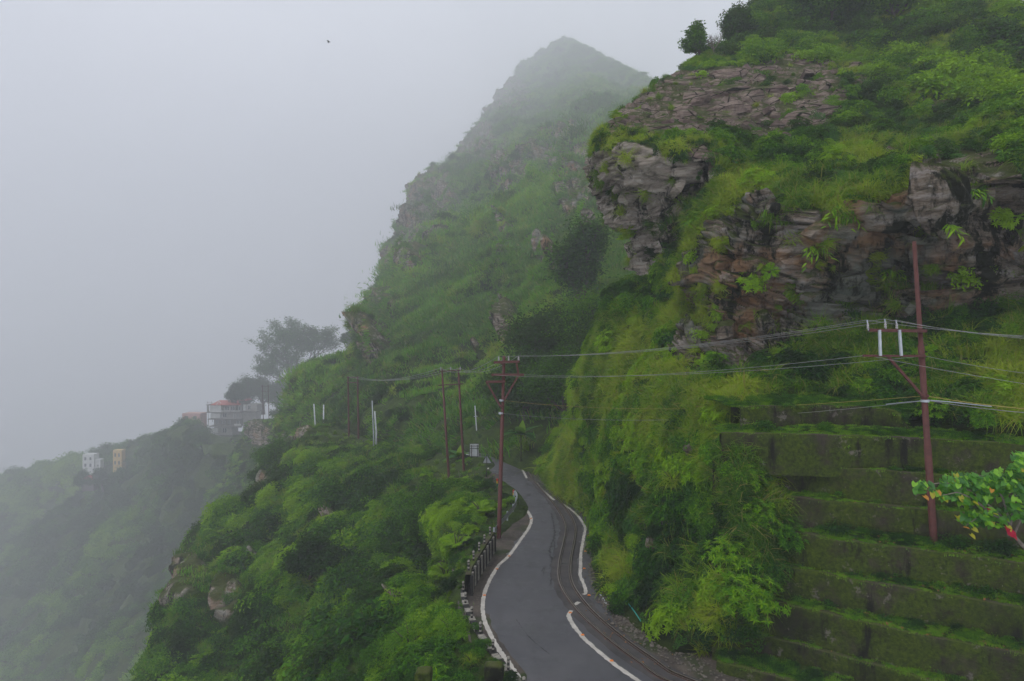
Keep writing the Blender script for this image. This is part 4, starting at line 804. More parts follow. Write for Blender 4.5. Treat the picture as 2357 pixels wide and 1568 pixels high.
def twin(uL, uR, vt, vb, d_, lab, group=None):
    o = empty('twin_pole_frame', PF((uL+uR)/2, vb, d_)); meta(o, lab, 'utility pole', group)
    for u_ in (uL, uR): m = MB(); b_ = Vector(PF(u_+2, vb+3, d_))-o.location; t_ = Vector(PF(u_, vt-1, d_))-o.location; m.tube([b_-Vector((0, 0, 1)), b_, t_], [.15, .14, .1], 8); m.build('pole', M_rust, o)
    for dv in (2, 14): m = MB(); m.bar(Vector(PF(uL-3, vt+dv, d_))-o.location, Vector(PF(uR+3, vt+dv, d_))-o.location, .12); m.build('crossbar', M_rust, o)
    return o
tw2 = twin(801, 823, 867, 992, 98, 'pair of thin rusty poles against the mountain foot behind the spur'); twin(604, 617, 887, 960, 178, 'pair of thin dark poles in the mist uphill of the red roofed house')
twin(478, 487, 925, 965, 250, 'faint pair of poles just behind the red roofed house')
# ---------------------------------------------------------------- wires
def wire(a, b, sag, lab, r_=.014, mat=None, grp=None):
    a, b = Vector(a), Vector(b); pts = [a.lerp(b, t)-Vector((0, 0, sag*4*t*(1-t))) for t in [i/24 for i in range(25)]]
    m = MB(); m.tube(pts, r_, 5, False); o = m.build('overhead_wire', mat or M_wire, smooth=True); return meta(o, lab, 'wire', grp)
for i in range(3): wire(rtops[i], mtops[i], .35, 'top wire from the '+['outermost', 'middle', 'innermost'][i]+' insulator of the near pole to the bend pole', .0065, None, 'three top wires between the two road poles')
e3 = [at3(2247, 296, 19), at3(2247, 303, 18.7), at3(2247, 310, 18.4)]
for i in range(3): wire(rtops[i], rtops[i]+(e3[i]-rtops[i])*2.2, .3, 'top wire running out past the walls from the '+['outermost', 'middle', 'innermost'][i]+' near insulator', .0065, None, 'three top wires right of the near pole')
wire(at3(1600, 497), at2(1215, 341, D1), .3, 'second level wire from the near pole crossarm to the bend pole', .007)
wire(at3(1195, 495), at2(900, 343, D1), .35, 'second level wire passing left of the bend pole brace', .007)
for x, y, x2, y2, lab in ((1602, 497, 2247, 586, 'upper slanting wire leaving the near pole to the right'), (1240, 495, 2247, 655, 'lower slanting wire leaving the near crossarm to the right')):
    a_ = at3(x, y); b_ = at3(x2, y2, 19); wire(a_, a_+(b_-a_)*1.8, .1, lab, .007)
wire(at3(1600, 757), at2(1005, 592, D1), .45, 'yellowish service cable between the near pole and the bend pole', .0065, M_ywire); a_ = at3(1600, 757); wire(a_, a_+(at3(2247, 820, 20)-a_)*1.8, .1, 'orange service cable leaving the near pole to the right', .012, M_ywire)
wire(at3(1600, 790), at2(990, 718, D1), .5, 'lowest grey cable between the near pole and the bend pole', .0065); a_ = at3(1620, 788); wire(a_, a_+(at3(2247, 845, 20)-a_)*1.8, .1, 'lowest grey cable leaving the near pole to the right', .011)
seg2 = [(a_, a_+(at3(2035, 828, 21.3)-a_)*1.0)]
m = MB(); m.tube([at3(1620, 786), at3(1760, 797, 21.6), at3(2035, 827, 20.6)], .016, 6); meta(m.build('cable_splice', M_galv), 'thick grey splice on the lowest cable just right of the near pole', 'cable splice')
m = MB(); m.tube([at3(1345, 812, 23.4), at3(1480, 798, 22.6), at3(1590, 789, 22.0)], .012, 6); meta(m.build('cable_splice', M_galv), 'thick grey splice on the lowest cable just left of the near pole', 'cable splice')
for i in range(3): wire(at2(400+i*96, 275, D2), PF(801+i*11, 867, 98), .8, 'faint wire from the '+['left', 'middle', 'right'][i]+' insulator of the shelf poles to the far twin poles', .016, None, 'faint wires toward the far twin poles')
for i in range(3): wire(mtops[i], at2(400+i*96, 278, D2), .6, 'faint wire from the '+['left', 'middle', 'right'][i]+' insulator of the shelf poles to the bend pole', .012, None, 'faint wires between bend pole and shelf poles')
# pipe, hose, bird
wp = poly2(Z1([(1040,1010),(1060,1060),(1110,1130),(1160,1180),(1210,1240)]), step=.3); wp[:, 2] += .25+.5*np.linspace(1, 0, len(wp)); m = MB(); m.tube([Vector(q)+Vector((.35, .1, 0)) for q in wp], .022, 6)
meta(m.build('water_hose', plain('teal_plastic', (.02, .3, .24), .4, .4, 0, .1)), 'thin teal plastic water hose lying at the foot of the bank', 'hose')
q = Q(757, 97, 160); m = MB(); m.tube([q+Vector((-.45, 0, 0)), q+Vector((-.2, 0, .02)), q+Vector((.1, 0, .03)), q+Vector((.4, 0, 0))], [.02, .1, .12, .02], 6)
for s2 in (-1, 1): m.add([q+Vector((-.2, 0, .05)), q+Vector((.15, 0, .05)), q+Vector((0, s2*.5, .2)), q+Vector((-.35, s2*.9, .05))], [(0, 1, 2, 3), (3, 2, 1, 0)])
meta(m.build('bird', M_dark), 'tiny dark bird flying in the grey sky', 'bird')
# ---------------------------------------------------------------- rock slabs and blocks that stand out of the cliff (parts of the hillside)
cliff = bpy.data.objects['cliff_hillside']
def with_attr(me, rt):
    me = me.copy()
    me.attributes['rtype'].data.foreach_set('value', [rt]*len(me.vertices)); me.materials.clear(); me.materials.append(M_rock); return me
slabs = [with_attr(stone_mesh(300+i, [M_rock]), 0.0) for i in range(8)]; blocks1 = [with_attr(stone_mesh(320+i, [M_rock]), 1.0) for i in range(6)]; blocks2 = [with_attr(stone_mesh(340+i, [M_rock]), 2.0) for i in range(6)]
S = S_cliff; r = random.Random(11)
def place_rock(me, u_, v_, su, sv, th, parent, name, tilt=.08, surf=S_cliff, sink=.35):
    p_, n_ = surf.at(u_, v_); up = Vector((0, 0, 1)); x = up.cross(n_); x = x.normalized() if x.length > .05 else Vector((1, 0, 0)); x = (x+Vector((0, 0, tilt))).normalized(); y = n_.cross(x).normalized(); n_ = x.cross(y)
    o = bpy.data.objects.new(name, me); COL.objects.link(o); M = Matrix((x, y, n_)).transposed().to_4x4(); M.translation = p_-n_*th*sink
    o.matrix_world = M @ Matrix.Diagonal((su/2, sv/2, th, 1)); o.parent = parent; return o
poly1 = [(1395,285),(1440,240),(1490,205),(1560,165),(1640,158),(1760,145),(1850,125),(1915,145),(1920,205),(1945,240),(1900,275),(1850,300),(1760,325),(1640,315),(1540,312),(1460,315),(1400,322)]
v_ = 132
while v_ < 335:
    u_ = 1400+r.uniform(0, 40)
    while u_ < 1950:
        wpx = r.choice((28, 40, 55, 75, 95))*r.uniform(.8, 1.2)
        if bool(inpoly(np.array([u_]), np.array([v_+0.]), poly1)[0]) and r.random() < .86:
            d_ = S.at(u_, v_)[0].y; place_rock(r.choice(slabs), u_+wpx/2, v_+r.uniform(-4, 4), wpx*d_/F, r.uniform(18, 28)*d_/F*1.35, r.uniform(.5, .9), cliff, 'rock_slab', r.uniform(-.02, .12), sink=.15)
        u_ += wpx*r.uniform(.95, 1.2)
    v_ += 15
for poly, rt, cnt, s0, s1 in (([(1385,360),(1640,380),(1580,520),(1510,640),(1465,640),(1440,520)], blocks1, 45, .7, 2.2), ([(1620,600),(1700,480),(1900,470),(2150,430),(2357,420),(2357,700),(2200,700),(1870,750),(1660,780)], blocks2, 70, .7, 2.6)):
    k_ = 0
    while k_ < cnt:
        u_ = r.uniform(1370, 2357); v_ = r.uniform(340, 790)
        if not inpoly(np.array([u_]), np.array([v_]), poly)[0]: continue
        s_ = r.uniform(s0, s1); place_rock(r.choice(rt), u_, v_, s_, s_*r.uniform(.3, .6), s_*r.uniform(.2, .4), cliff, 'rock_block', r.uniform(.0, .3)); k_ += 1
for (u_, v_, w_, h_, lab) in ((1495, 1060, 34, 24, 'pale brown boulder showing through the grass high on the road bank'), (1538, 1192, 52, 32, 'largest bare brown boulder halfway up the road bank'), (1505, 1253, 26, 28, 'small pale boulder below the largest one on the bank'), (1640, 912, 26, 16, 'small reddish rock near the top of the road bank'), (1590, 1035, 22, 30, 'dark narrow rock in the grass below the first terrace wall')):
    p_, n_ = S.at(u_, v_); d_ = p_.y; o = place_rock(r.choice(blocks2), u_, v_, w_*d_/F*1.5, h_*d_/F*1.4, .7, None, 'boulder', .2, sink=.0); meta(o, lab, 'boulder')
# ---------------------------------------------------------------- trees
def tree(name, lab, u_, vb, vt, d, k='c', seed=0, spread=.42, leafsz=.2, nper=26, levels=3, clear=.35, tint=.3, cat='tree', airy=1.0, cluster=.09, lean=0.0, base=None, pale=False, droop=0.0, body=0):
    b_ = Vector(PF(u_, vb, d, k)) if base is None else base; t_ = Vector(PF(u_, vt, d, k)); h = t_.z-b_.z
    rr = random.Random(seed); o = empty(name, b_); meta(o, lab, cat); m = MB(); tips = []
    def grow(p, dr, L, rad, lev):
        pts = [p]; q = p.copy(); dd = dr.copy()
        for i in range(3):
            dd = (dd+Vector((rr.uniform(-.16, .16), rr.uniform(-.16, .16), rr.uniform(-.02, .12)-droop*.1*(levels-lev)))).normalized(); q = q+dd*L/3; pts.append(q.copy())
        m.tube(pts, [rad, rad*.82, rad*.66, rad*.5], 6 if lev > 1 else 4, False)
        if lev <= 1: tips.extend([(pts[2], L), (pts[3], L)])
        if lev == 0: return
        nb = rr.choice((3, 4)) if lev > 1 else 3
        for i in range(nb):
            a = i/nb*6.283+rr.uniform(0, 1.5); el = rr.uniform(.25, 1.0) if lev < levels else rr.uniform(.5, 1.1)
            w_ = Vector((math.cos(a), math.sin(a), 0)); nd = (w_*spread*2*el+dd*.75).normalized(); s_ = pts[rr.choice((1, 2, 2, 3))]
            grow(s_, nd, L*rr.uniform(.6, .85), rad*.52, lev-1)
        grow(pts[3], dd, L*.72, rad*.5, lev-1)
    grow(Vector((0, 0, -.4)), Vector((lean, 0, 1)).normalized(), h*clear, h*.022+.03, levels)
    zmax = max(t.z for t, L in tips); s_ = h*.96/zmax
    m.v = [(x*s_, y*s_, z*s_) for x, y, z in m.v]; m.build('trunk', M_barkpale if pale else M_bark, o, True)
    rg = np.random.default_rng(seed+5); T = np.array([list(t*s_) for t, L in tips]); n = len(T)*nper
    if body:
        nb2 = body; o_ = rdir(nb2, 0, rg)*rg.random((nb2, 1))**.45; T = np.concatenate([T, o_*np.array([spread*h*.62, spread*h*.62, h*.40])*(1-.25*np.clip(o_[:, 2:], 0, 1))+np.array([0, 0, h*.55])]); n = len(T)*nper
    c = np.repeat(T, nper, 0)+rg.normal(size=(n, 3))*h*cluster*np.array([1, 1, .55])*airy; nn = np.array([0, 0, 1])+rg.normal(size=(n, 3))*.5
    sz = leafsz*rg.uniform(.6, 1.4, n); V_, F_ = leaves(c, np.cross(nn, rg.normal(size=(n, 3))), nn, sz, sz*.5, .2, .2)
    cr = link('crown', np_mesh('crown', V_, F_, [M_leaf], False, None, {'lv': lvattr(n)}), o); cr['tint'] = tint; return o
tree('tall_tree', 'tallest misty tree with an airy spreading crown above the ridge', 690, 925, 722, 240, 'l', 3, .42, 1.0, 30, 4, .28, .12, airy=.75, cluster=.035, body=0)
mist = [(545,935,868,235,'dark misty tree at the left end of the grove behind the house',11),(575,940,846,245,'dark misty round tree, second from the left in the grove',12),(606,945,843,250,'broad dark misty tree in the middle of the grove',13),(640,945,856,240,'dark misty tree just left of the tallest tree',14),(668,945,885,225,'low misty tree under the tallest tree, at its left foot',15),(712,920,815,225,'dense dark misty tree joined to the right of the tallest tree',16),(738,910,850,215,'dim misty tree right of the tallest tree, low on the ridge',17),(762,880,800,300,'faint misty tree close to the mountain slope',18),(803,800,745,215,'small dark pointed tree on the edge of the mountain slope',19),(828,790,733,230,'faint small tree at the mountain edge above the pointed tree',20),
 (420,1015,955,250,'round dark tree just left and below the red roofed house',21),(383,1040,972,265,'slim dark tree standing on the misty ridge left of the house',22),(350,1060,990,285,'spreading dark tree on the misty ridge above the yellow house',23),(245,1080,1012,330,'large misty round tree between the two small far houses',24),(150,1110,1072,350,'low dim tree on the ridge left of the white far house',25),(30,1140,1095,400,'faint dark tree on the ridge at the far left edge',26),(192,1122,1066,249,'misty tree in front of the white far house',30),(238,1122,1064,247,'misty tree between the white and the yellow far houses',31),(285,1120,1062,245,'misty tree in front of the yellow far house',32),(468,1010,968,262,'small dark tree touching the left wall of the house',27),(700,985,905,190,'dim tree in the mist behind the thin pale poles',28),(655,985,915,200,'greyish tree behind the tallest thin pale pole',29)]
for u_, vb, vt, d_, lab, sd_ in mist: tree('misty_tree', lab, u_, vb+6, vt+14, d_, 'l', sd_, .42, 1.0, 24, 3, .16, .15, airy=.9, cluster=.08, body=40)
S = S_mt
def mbase(u_, v_, S=S_mt): return S.at(u_, v_)[0]
def stree(name, lab, u_, vb, vt, surf, seed, **kw):
    b_ = surf.at(u_, vb)[0]; d_ = b_.y; t_z = H-d_*(vt-V0)/F
    o = tree(name, lab, u_, vb, vt, d_, 'c', seed, base=b_, **kw) if False else None
    return b_, d_
def tree_on(name, lab, u_, vb, vt, surf, seed, **kw):
    b_ = surf.at(u_, vb)[0]; d_ = b_.y
    k0 = STR['c']; STR['c'] = (0, 0, 0); o = tree(name, lab, u_, vb, vt, d_, 'c', seed, base=b_, **kw); STR['c'] = k0; return o
tree_on('dark_tree', 'tall dark round topped tree on the mountain slope left of the cliff', 1338, 715, 508, S_mt, 41, spread=.2, leafsz=.5, nper=42, clear=.12, tint=.34, levels=3, cluster=.07, body=150)
tree_on('broad_tree', 'broad mid green tree above the bend, behind the top wires', 1262, 880, 690, S_mt, 42, spread=.6, leafsz=.36, body=110, nper=50, clear=.16, tint=.32, levels=3, cluster=.1)
tree_on('broad_tree', 'lower mid green tree above the road bend', 1215, 960, 800, S_mt, 43, spread=.6, leafsz=.34, body=90, nper=45, clear=.16, tint=.28, levels=3, cluster=.11)
tree_on('dark_tree', 'dark tree in the gap between the mountain and the cliff bank', 1395, 860, 660, S_mt, 44, spread=.45, body=90, leafsz=.28, nper=60, clear=.18, tint=.26, levels=3, cluster=.11)
tree_on('dark_tree', 'dark tree whose bare trunk shows beside the bank', 1305, 985, 800, S_mt, 45, spread=.5, leafsz=.26, nper=60, clear=.3, tint=.15, levels=3, cluster=.1)
tree_on('dark_tree', 'dark bushy tree low behind the bank beside the bend', 1345, 930, 760, S_mt, 46, spread=.5, body=70, leafsz=.26, nper=55, clear=.14, tint=.14, levels=3, cluster=.12)
for (u_, vb, vt, lab, sd_) in ((893,632,612,'tiny bush like tree clinging to the rocky mountain edge',51),(935,565,542,'tiny bushy tree on the mountain edge above the rock ledge',52),(985,470,448,'small misty tree on the mountain skyline',53),(1025,412,375,'misty tree standing out on the mountain skyline',54),(1045,385,350,'misty tree just above the one standing out on the skyline',55),(1112,300,256,'very faint tree high on the mountain edge in the cloud',56),(1376,150,125,'tiny faint tree on the right shoulder of the peak',57)):
    tree_on('skyline_tree', lab, u_, vb, vt, S_mt, sd_, spread=.5, leafsz=.7, nper=24, clear=.25, tint=.15, levels=2, cluster=.13)
tree_on('small_tree', 'small round tree alone on the left brow of the hilltop', 1606, 128, 55, S_cliff, 61, spread=.42, leafsz=.26, nper=20, clear=.34, tint=.35, levels=3, cluster=.05)
tree_on('bare_sapling', 'thin leafless sapling beside the lone small hilltop tree', 1640, 128, 72, S_cliff, 62, spread=.35, leafsz=.05, nper=1, clear=.35, tint=.3, levels=3, pale=True)
for (u_, vb, vt, lab, sd_, ti) in ((1700,100,25,'bushy tree next right of the lone tree on the hilltop',63,.4),(1745,70,-15,'dense tree at the notch where the hilltop meets the sky',64,.35),(1800,60,-40,'spreading tree with dark branches at the top of the hill',65,.3),(1850,45,-60,'tall green tree near the top edge, above the slabs',66,.3),(1910,60,-40,'dark trunked tree beside the dark hollow on the hilltop',67,.2),(1975,40,-60,'green tree right of the dark hollow on the hilltop',68,.35),(2060,40,-60,'tree high on the crest, partly cut by the top edge',69,.4)):
    tree_on('hill_tree', lab, u_, vb, vt, S_cliff, sd_, spread=.5, leafsz=.3, nper=38, clear=.2, tint=ti, levels=3, cluster=.09, body=60)
for i, (u_, vb, vt, d_, lab) in enumerate(((2260,150,-20,88,'dark tree behind the hill crest, the more leftward one'),(2310,190,10,84,'dark tree behind the right shoulder of the hill'),(2360,230,60,82,'dark tree at the upper right edge of the view'))):
    tree('dark_tree', lab, u_, vb, vt, d_, 'c', 71+i, .5, .45, 50, 3, .12, .05, airy=1.2, cluster=.12, body=90)
tree_on('spreading_tree', 'dark spreading tree with layered foliage on the spur below the shelf', 712, 1330, 1228, S_left, 81, spread=.75, leafsz=.26, nper=60, clear=.28, tint=.18, levels=3, cluster=.09)
tree_on('small_tree', 'mid green upright tree at the edge of the bare shelf', 1000, 1245, 1108, S_left, 82, spread=.35, leafsz=.2, nper=80, clear=.14, tint=.32, levels=3, cluster=.1)
tree_on('small_tree', 'slender small tree beside the near bushes, left of the kerb', 912, 1420, 1355, S_left, 83, spread=.35, leafsz=.15, nper=26, clear=.25, tint=.5, levels=2, cluster=.08)
tree_on('small_tree', 'grey green bushy tree on the spur above the rock face', 640, 1100, 1010, S_left, 84, spread=.5, leafsz=.35, nper=60, clear=.16, tint=.35, levels=3, cluster=.12)
tree_on('small_tree', 'small tree overhanging the pale rock on the hazy part of the spur', 610, 1120, 1060, S_left, 85, spread=.55, leafsz=.35, nper=50, clear=.2, tint=.4, levels=3, cluster=.1)
# ---------------------------------------------------------------- individual shrubs
M_stem = plain('green_stem', (.07, .09, .02), .7, .2, 0, .2, 5, 0)
def shrub(name, lab, u_, v_, w_, surf, geo, tint, seed, mat=None, lift=.15, off=.25, cat='shrub', group=None, hz=1.0, rotx=None):
    """surveyed centre and width in the photograph -> a plant standing on that spot of the ground"""
    p_, n_ = surf.at(u_, v_); R_ = w_*p_.y/F/2; up = (Vector((0, 0, 1))*.7+n_*.4).normalized(); b_ = p_+n_*off*R_-Vector((0, 0, lift*R_))
    o = empty(name, b_); meta(o, lab, cat, group); V_, F_ = geo(seed); k_ = len(V_)
    V_ = V_*R_*np.array([1, 1, hz]); q = up.to_track_quat('Z', 'Y').to_matrix(); V_ = V_@np.array(q).T
    f = link('foliage', np_mesh('foliage', V_, F_, [mat or M_leaf], False, None, {'lv': np.random.default_rng(seed).random(k_//4+1).repeat(4)[:k_]}), o); f['tint'] = tint
    m = MB(); rr = random.Random(seed)
    for i in range(5): a = rr.uniform(0, 6.28); m.tube([Vector((0, 0, -.3*R_)), Vector((math.cos(a)*.2, math.sin(a)*.2, .35))*R_, Vector((math.cos(a)*.5, math.sin(a)*.5, .6*hz))*R_], [.03*R_+.006, .02*R_+.004, .004], 5)
    m.build('stem', M_stem, o); return o
ros = lambda n, l, hz=.8, asp=.3: (lambda s: rosette_geo(n, 8, l, seed=s, asp=asp, hz=hz))
bus = lambda n, l, asp=.5: (lambda s: bush_geo(n, l, blobs_=12, seed=s, asp=asp))
frn = lambda n, dr=1.0, lw=.3: (lambda s: fern_geo(n, 1.0, seed=s, droop=dr, lw=lw, asp=.34))
grs = lambda n, w=.03: (lambda s: grass_geo(n, 1.1, seed=s, lean=.95, w=w)[:2])
C_, Lf = S_cliff, S_left
for a_ in [
 ('whorled_shrub', 'large light green shrub with whorled leaves hanging at the walls left end', 1712, 1370, 170, C_, ros(150, .16), .85, 401),
 ('whorled_shrub', 'light green whorled shrub just above the largest whorled one', 1690, 1290, 150, C_, ros(130, .17), .75, 402),
 ('leafy_shrub', 'bright leafy shrub on the bank beside the fifth wall', 1735, 1195, 110, C_, ros(90, .2, .9), .7, 403),
 ('grass_clump', 'arching pale grass clump spilling over the left end of the fourth wall', 1835, 1180, 130, C_, grs(160, .02), .85, 404, M_grass),
 ('upright_shrub', 'upright yellow green shrub in front of the third wall', 1717, 1105, 70, C_, ros(50, .26, 1.2), .8, 405),
 ('leafy_shrub', 'fresh green shrub in the grass below the cliff buttress', 1801, 842, 90, C_, ros(90, .2), .62, 406),
 ('hanging_shrub', 'shrub with long hanging leaves under the cliff foot', 1650, 830, 110, C_, frn(26, 1.5), .6, 407),
 ('leafy_shrub', 'rounded bright shrub just under the rock behind the near crossarm', 1967, 768, 72, C_, bus(700, .13), .6, 408),
 ('leafy_shrub', 'light green shrub in the grass just above the topmost wall', 1988, 900, 75, C_, ros(90, .2), .6, 409),
 ('leafy_shrub', 'wide bright green shrub right of the near pole above the walls', 2170, 945, 105, C_, ros(120, .17), .65, 410),
 ('leafy_shrub', 'leafy shrub in the grass between two wires right of the pole', 2260, 965, 80, C_, ros(80, .2), .5, 411),
 ('yellow_shrub', 'yellowish leafy shrub at the left end of the topmost wall', 1660, 955, 90, C_, ros(80, .22), .9, 412),
 ('leafy_shrub', 'blue green shrub in the grass above the topmost wall', 1890, 860, 80, C_, bus(600, .14), .2, 413),
 ('broadleaf_shrub', 'broad leaved shrub on the brow of the rock slabs', 1670, 362, 95, C_, bus(330, .2, .8), .35, 414),
 ('broadleaf_shrub', 'large leaved shrub in the grass below the rock slabs', 1833, 350, 80, C_, bus(300, .22, .8), .4, 415),
 ('leafy_shrub', 'green shrub on the grassy ramp between the two cliff faces', 1617, 500, 78, C_, ros(90, .22), .5, 416),
 ('leafy_shrub', 'dark green shrub on the ramp under the left rock face', 1545, 560, 60, C_, frn(24, .9), .3, 417),
 ('brow_shrub', 'dark shrub clinging to the outermost edge of the cliff', 1388, 325, 55, C_, bus(700, .14), .3, 418),
 ('brow_shrub', 'bright little bush on the upper left corner of the slabs', 1437, 256, 42, C_, bus(500, .16), .55, 419),
 ('leafy_shrub', 'rounded green shrub in the middle of the upper grass slope', 2010, 370, 80, C_, bus(700, .13), .45, 420),
 ('leafy_shrub', 'green shrub high on the grass slope near the right edge', 2265, 335, 60, C_, bus(600, .15), .45, 421),
 ('leafy_shrub', 'green shrub on the grass slope below the hilltop', 2130, 170, 80, C_, bus(700, .14), .4, 422),
 ('broadleaf_shrub', 'dark blue green climbing shrub at the foot of the bank beside the apron', 1400, 1350, 75, C_, bus(800, .13, .8), .1, 423),
 ('broadleaf_shrub', 'blue green bush at the base of the bank near the hose', 1425, 1405, 60, C_, bus(600, .14, .8), .12, 424),
 ('broadleaf_shrub', 'round green bush behind the gravel verge at the bottom', 1690, 1545, 65, C_, bus(350, .2, .9), .45, 425),
 ('leafy_shrub', 'light shrub on the outermost edge of the bank under the wires', 1345, 880, 80, C_, bus(700, .13), .55, 426),
 ('leafy_shrub', 'yellow green shrub overhanging the bend from the bank edge', 1340, 960, 90, C_, ros(100, .18), .7, 427),
 ('leafy_shrub', 'large bright shrub below the cliff nose', 1455, 700, 110, C_, bus(900, .12), .5, 428),
 ('leafy_shrub', 'bright yellow green shrub on the bank below the cliff nose', 1420, 790, 100, C_, ros(100, .18), .75, 429),
 ('rounded_bush', 'rounded dark green bush at the road edge by the bend', 1275, 1035, 70, C_, bus(900, .12), .25, 430),
 ('grass_clump', 'pale yellow grass clump with dry stems above the walls', 1745, 890, 80, C_, grs(200, .02), .95, 431, M_grass),
 ('grass_clump', 'long yellow green grass hanging in the middle of the bank', 1560, 1110, 110, C_, grs(200, .02), .9, 432, M_grass),
 ('leafy_shrub', 'leafy shrub covering the left end of the second wall', 1722, 1015, 90, C_, ros(90, .2), .6, 460),
 ('leafy_shrub', 'yellow green shrub at the left end of the third wall', 1690, 1085, 80, C_, bus(700, .13), .65, 461),
 ('grass_clump', 'long grass clump hanging beside the left end of the fourth wall', 1775, 1160, 120, C_, grs(220, .02), .8, 462, M_grass),
 ('leafy_shrub', 'mid green shrub above the left end of the fifth wall', 1800, 1235, 120, C_, ros(120, .17), .6, 463),
 ('leafy_shrub', 'dark green shrub at the left end of the sixth wall', 1765, 1300, 110, C_, bus(900, .12), .4, 464),
 ('leafy_shrub', 'darker shrub below the largest whorled shrub', 1700, 1440, 120, C_, bus(900, .12), .25, 465),
 ('leafy_shrub', 'bright pinnate shrub beside the parapet wall', 1060, 1265, 110, Lf, frn(40, .8), .85, 440),
 ('leafy_shrub', 'second bright pinnate shrub, nearer along the parapet', 1035, 1330, 110, Lf, frn(40, .8), .8, 441),
 ('leafy_shrub', 'bright yellow green shrub below the guard rail', 1110, 1190, 100, Lf, frn(40, .8), .85, 442),
 ('leafy_shrub', 'mid green leafy shrub between the shelf and the tall pole', 1075, 1165, 80, Lf, ros(100, .15), .5, 443),
 ('fine_bush', 'big feathery bush filling the bottom left of the kerb wall', 960, 1500, 190, Lf, (lambda s: bush_geo(3200, .06, blobs_=22, seed=s, asp=.35)), .6, 444),
 ('fine_bush', 'feathery olive bush right of the biggest one at the bottom', 1050, 1460, 130, Lf, (lambda s: bush_geo(2200, .07, blobs_=18, seed=s, asp=.35)), .65, 445),
 ('fine_bush', 'feathery bush on the bottom edge left of the biggest one', 880, 1530, 120, Lf, (lambda s: bush_geo(2000, .07, blobs_=18, seed=s, asp=.4)), .5, 446),
 ('grass_clump', 'pale arching grass clump at the foot of the kerb wall', 1090, 1530, 80, Lf, grs(200, .02), .9, 447, M_grass),
 ('leafy_shrub', 'round bright shrub on the spur below the far knoll', 820, 1075, 75, Lf, bus(900, .11), .55, 448),
 ('leafy_shrub', 'dense rounded shrub on the spur right of the rocky knoll', 900, 1055, 80, Lf, bus(900, .11), .5, 449),
 ('leafy_shrub', 'bright bush on the spur left of the bare shelf', 935, 1115, 85, Lf, bus(900, .11), .5, 450),
 ('grass_clump', 'yellow green grassy hummock left of the twin poles', 920, 1140, 90, Lf, grs(260, .03), .8, 451, M_grass),
 ('leafy_shrub', 'leafy shrub just in front of the twin poles on the shelf', 1045, 1120, 60, Lf, ros(70, .18), .5, 452),
 ]:
    nm, lab, u_, v_, w_, sf, ge, ti, sd_ = a_[:9]; shrub(nm, lab, u_, v_, w_, sf, ge, ti, sd_, a_[9] if len(a_) > 9 else None)
# bushes on the wall ledges
def ledge_at(k_, u_):
    S = ledges[k_]; e = np.abs(S.u[3]-u_); j = int(np.argmin(e)); return Vector(S.G[3, j])
lb = [(4,1901,60,'creeping bush at the foot of the fourth wall, by its left end'),(4,1935,95,'widest low bush on the ledge under the fourth wall'),(4,2010,55,'small bush in the middle of the ledge under the fourth wall'),(4,2190,100,'dark bush round the foot of the near steel pole'),(4,2290,120,'dark bush right of the pole foot under the big leaved tree'),(5,1851,50,'small bush at the left end of the sixth wall ledge'),(5,1901,60,'second small bush from the left on the sixth wall ledge'),(5,1985,50,'low bush on the sixth ledge left of the tallest one'),(5,2075,75,'tallest little bush in the row on the sixth wall ledge'),(5,2145,60,'bush next right of the tallest on the sixth wall ledge'),(5,2225,75,'rounded bush on the sixth ledge below the pole foot'),(5,2275,80,'bush trailing over the right part of the sixth wall'),(6,1840,60,'small bush at the left end of the seventh wall ledge'),(6,1915,60,'low creeping bush on the seventh wall ledge'),(6,2200,60,'low bush on the right part of the seventh wall ledge'),(2,1905,70,'low bush on the ledge below the second wall'),(1,1750,90,'green bush at the left end of the second wall ledge'),(1,1895,70,'rounded low bush below the topmost wall'),(3,1930,60,'low bush on the ledge at the foot of the third wall'),(0,1800,60,'low bush on the grass at the topmost wall edge')]
for i, (k_, u_, w_, lab) in enumerate(lb):
    p_ = ledge_at(k_, u_); R_ = w_*p_.y/F/2*1.05; o = empty('ledge_bush', p_+Vector((0, -.1, -.05))); meta(o, lab, 'bush', 'low bushes along the wall ledges')
    V_, F_ = bush_geo(700, .13, blobs_=9, seed=500+i, asp=.6); f = link('foliage', np_mesh('foliage', V_*R_*np.array([1, .7, .85]), F_, [M_leaf], False, None, {'lv': lvattr(700)}), o); f['tint'] = .12+.16*random.random()
# ---------------------------------------------------------------- bamboo sprays on the cliff
def leafmesh(name, L, W_, mats, seed=0, heart=False, nseg=6, curl=.25):
    V_ = []; F_ = []
    for i in range(nseg+1):
        t_ = i/nseg
        wv = (math.sin(min(t_*1.25+.12, 1)*math.pi)**.8 if not heart else (1.0*(1-t_**2.2)**.8*(.75+.5*math.sin(t_*2.4+.5))*.8))*W_/2; y = L*t_; z = -curl*L*t_*t_; x = max(wv, .0008)
        yb = y-(heart and .18*L*(1-t_)**4)
        V_ += [(-x, yb-(heart and i == 0 and .1*L), z+x*.25), (0, y, z), (x, yb-(heart and i == 0 and .1*L), z+x*.25)]
    for i in range(nseg): a = i*3; F_ += [(a, a+1, a+4, a+3), (a+1, a+2, a+5, a+4)]
    me = np_mesh(name, V_, F_, mats, True, None, {'lv': [.2+.6*((seed*37) % 11)/11]*len(V_)}); return me
bl = [leafmesh('leaf', 1.0, .17, [M_leaf], i, curl=.2+.15*i) for i in range(3)]
def orient(o, p, d, n): 
    d = Vector(d).normalized(); n = Vector(n); x = d.cross(n).normalized(); n = x.cross(d); M = Matrix((x, d, n)).transposed().to_4x4(); M.translation = p; o.matrix_world = M
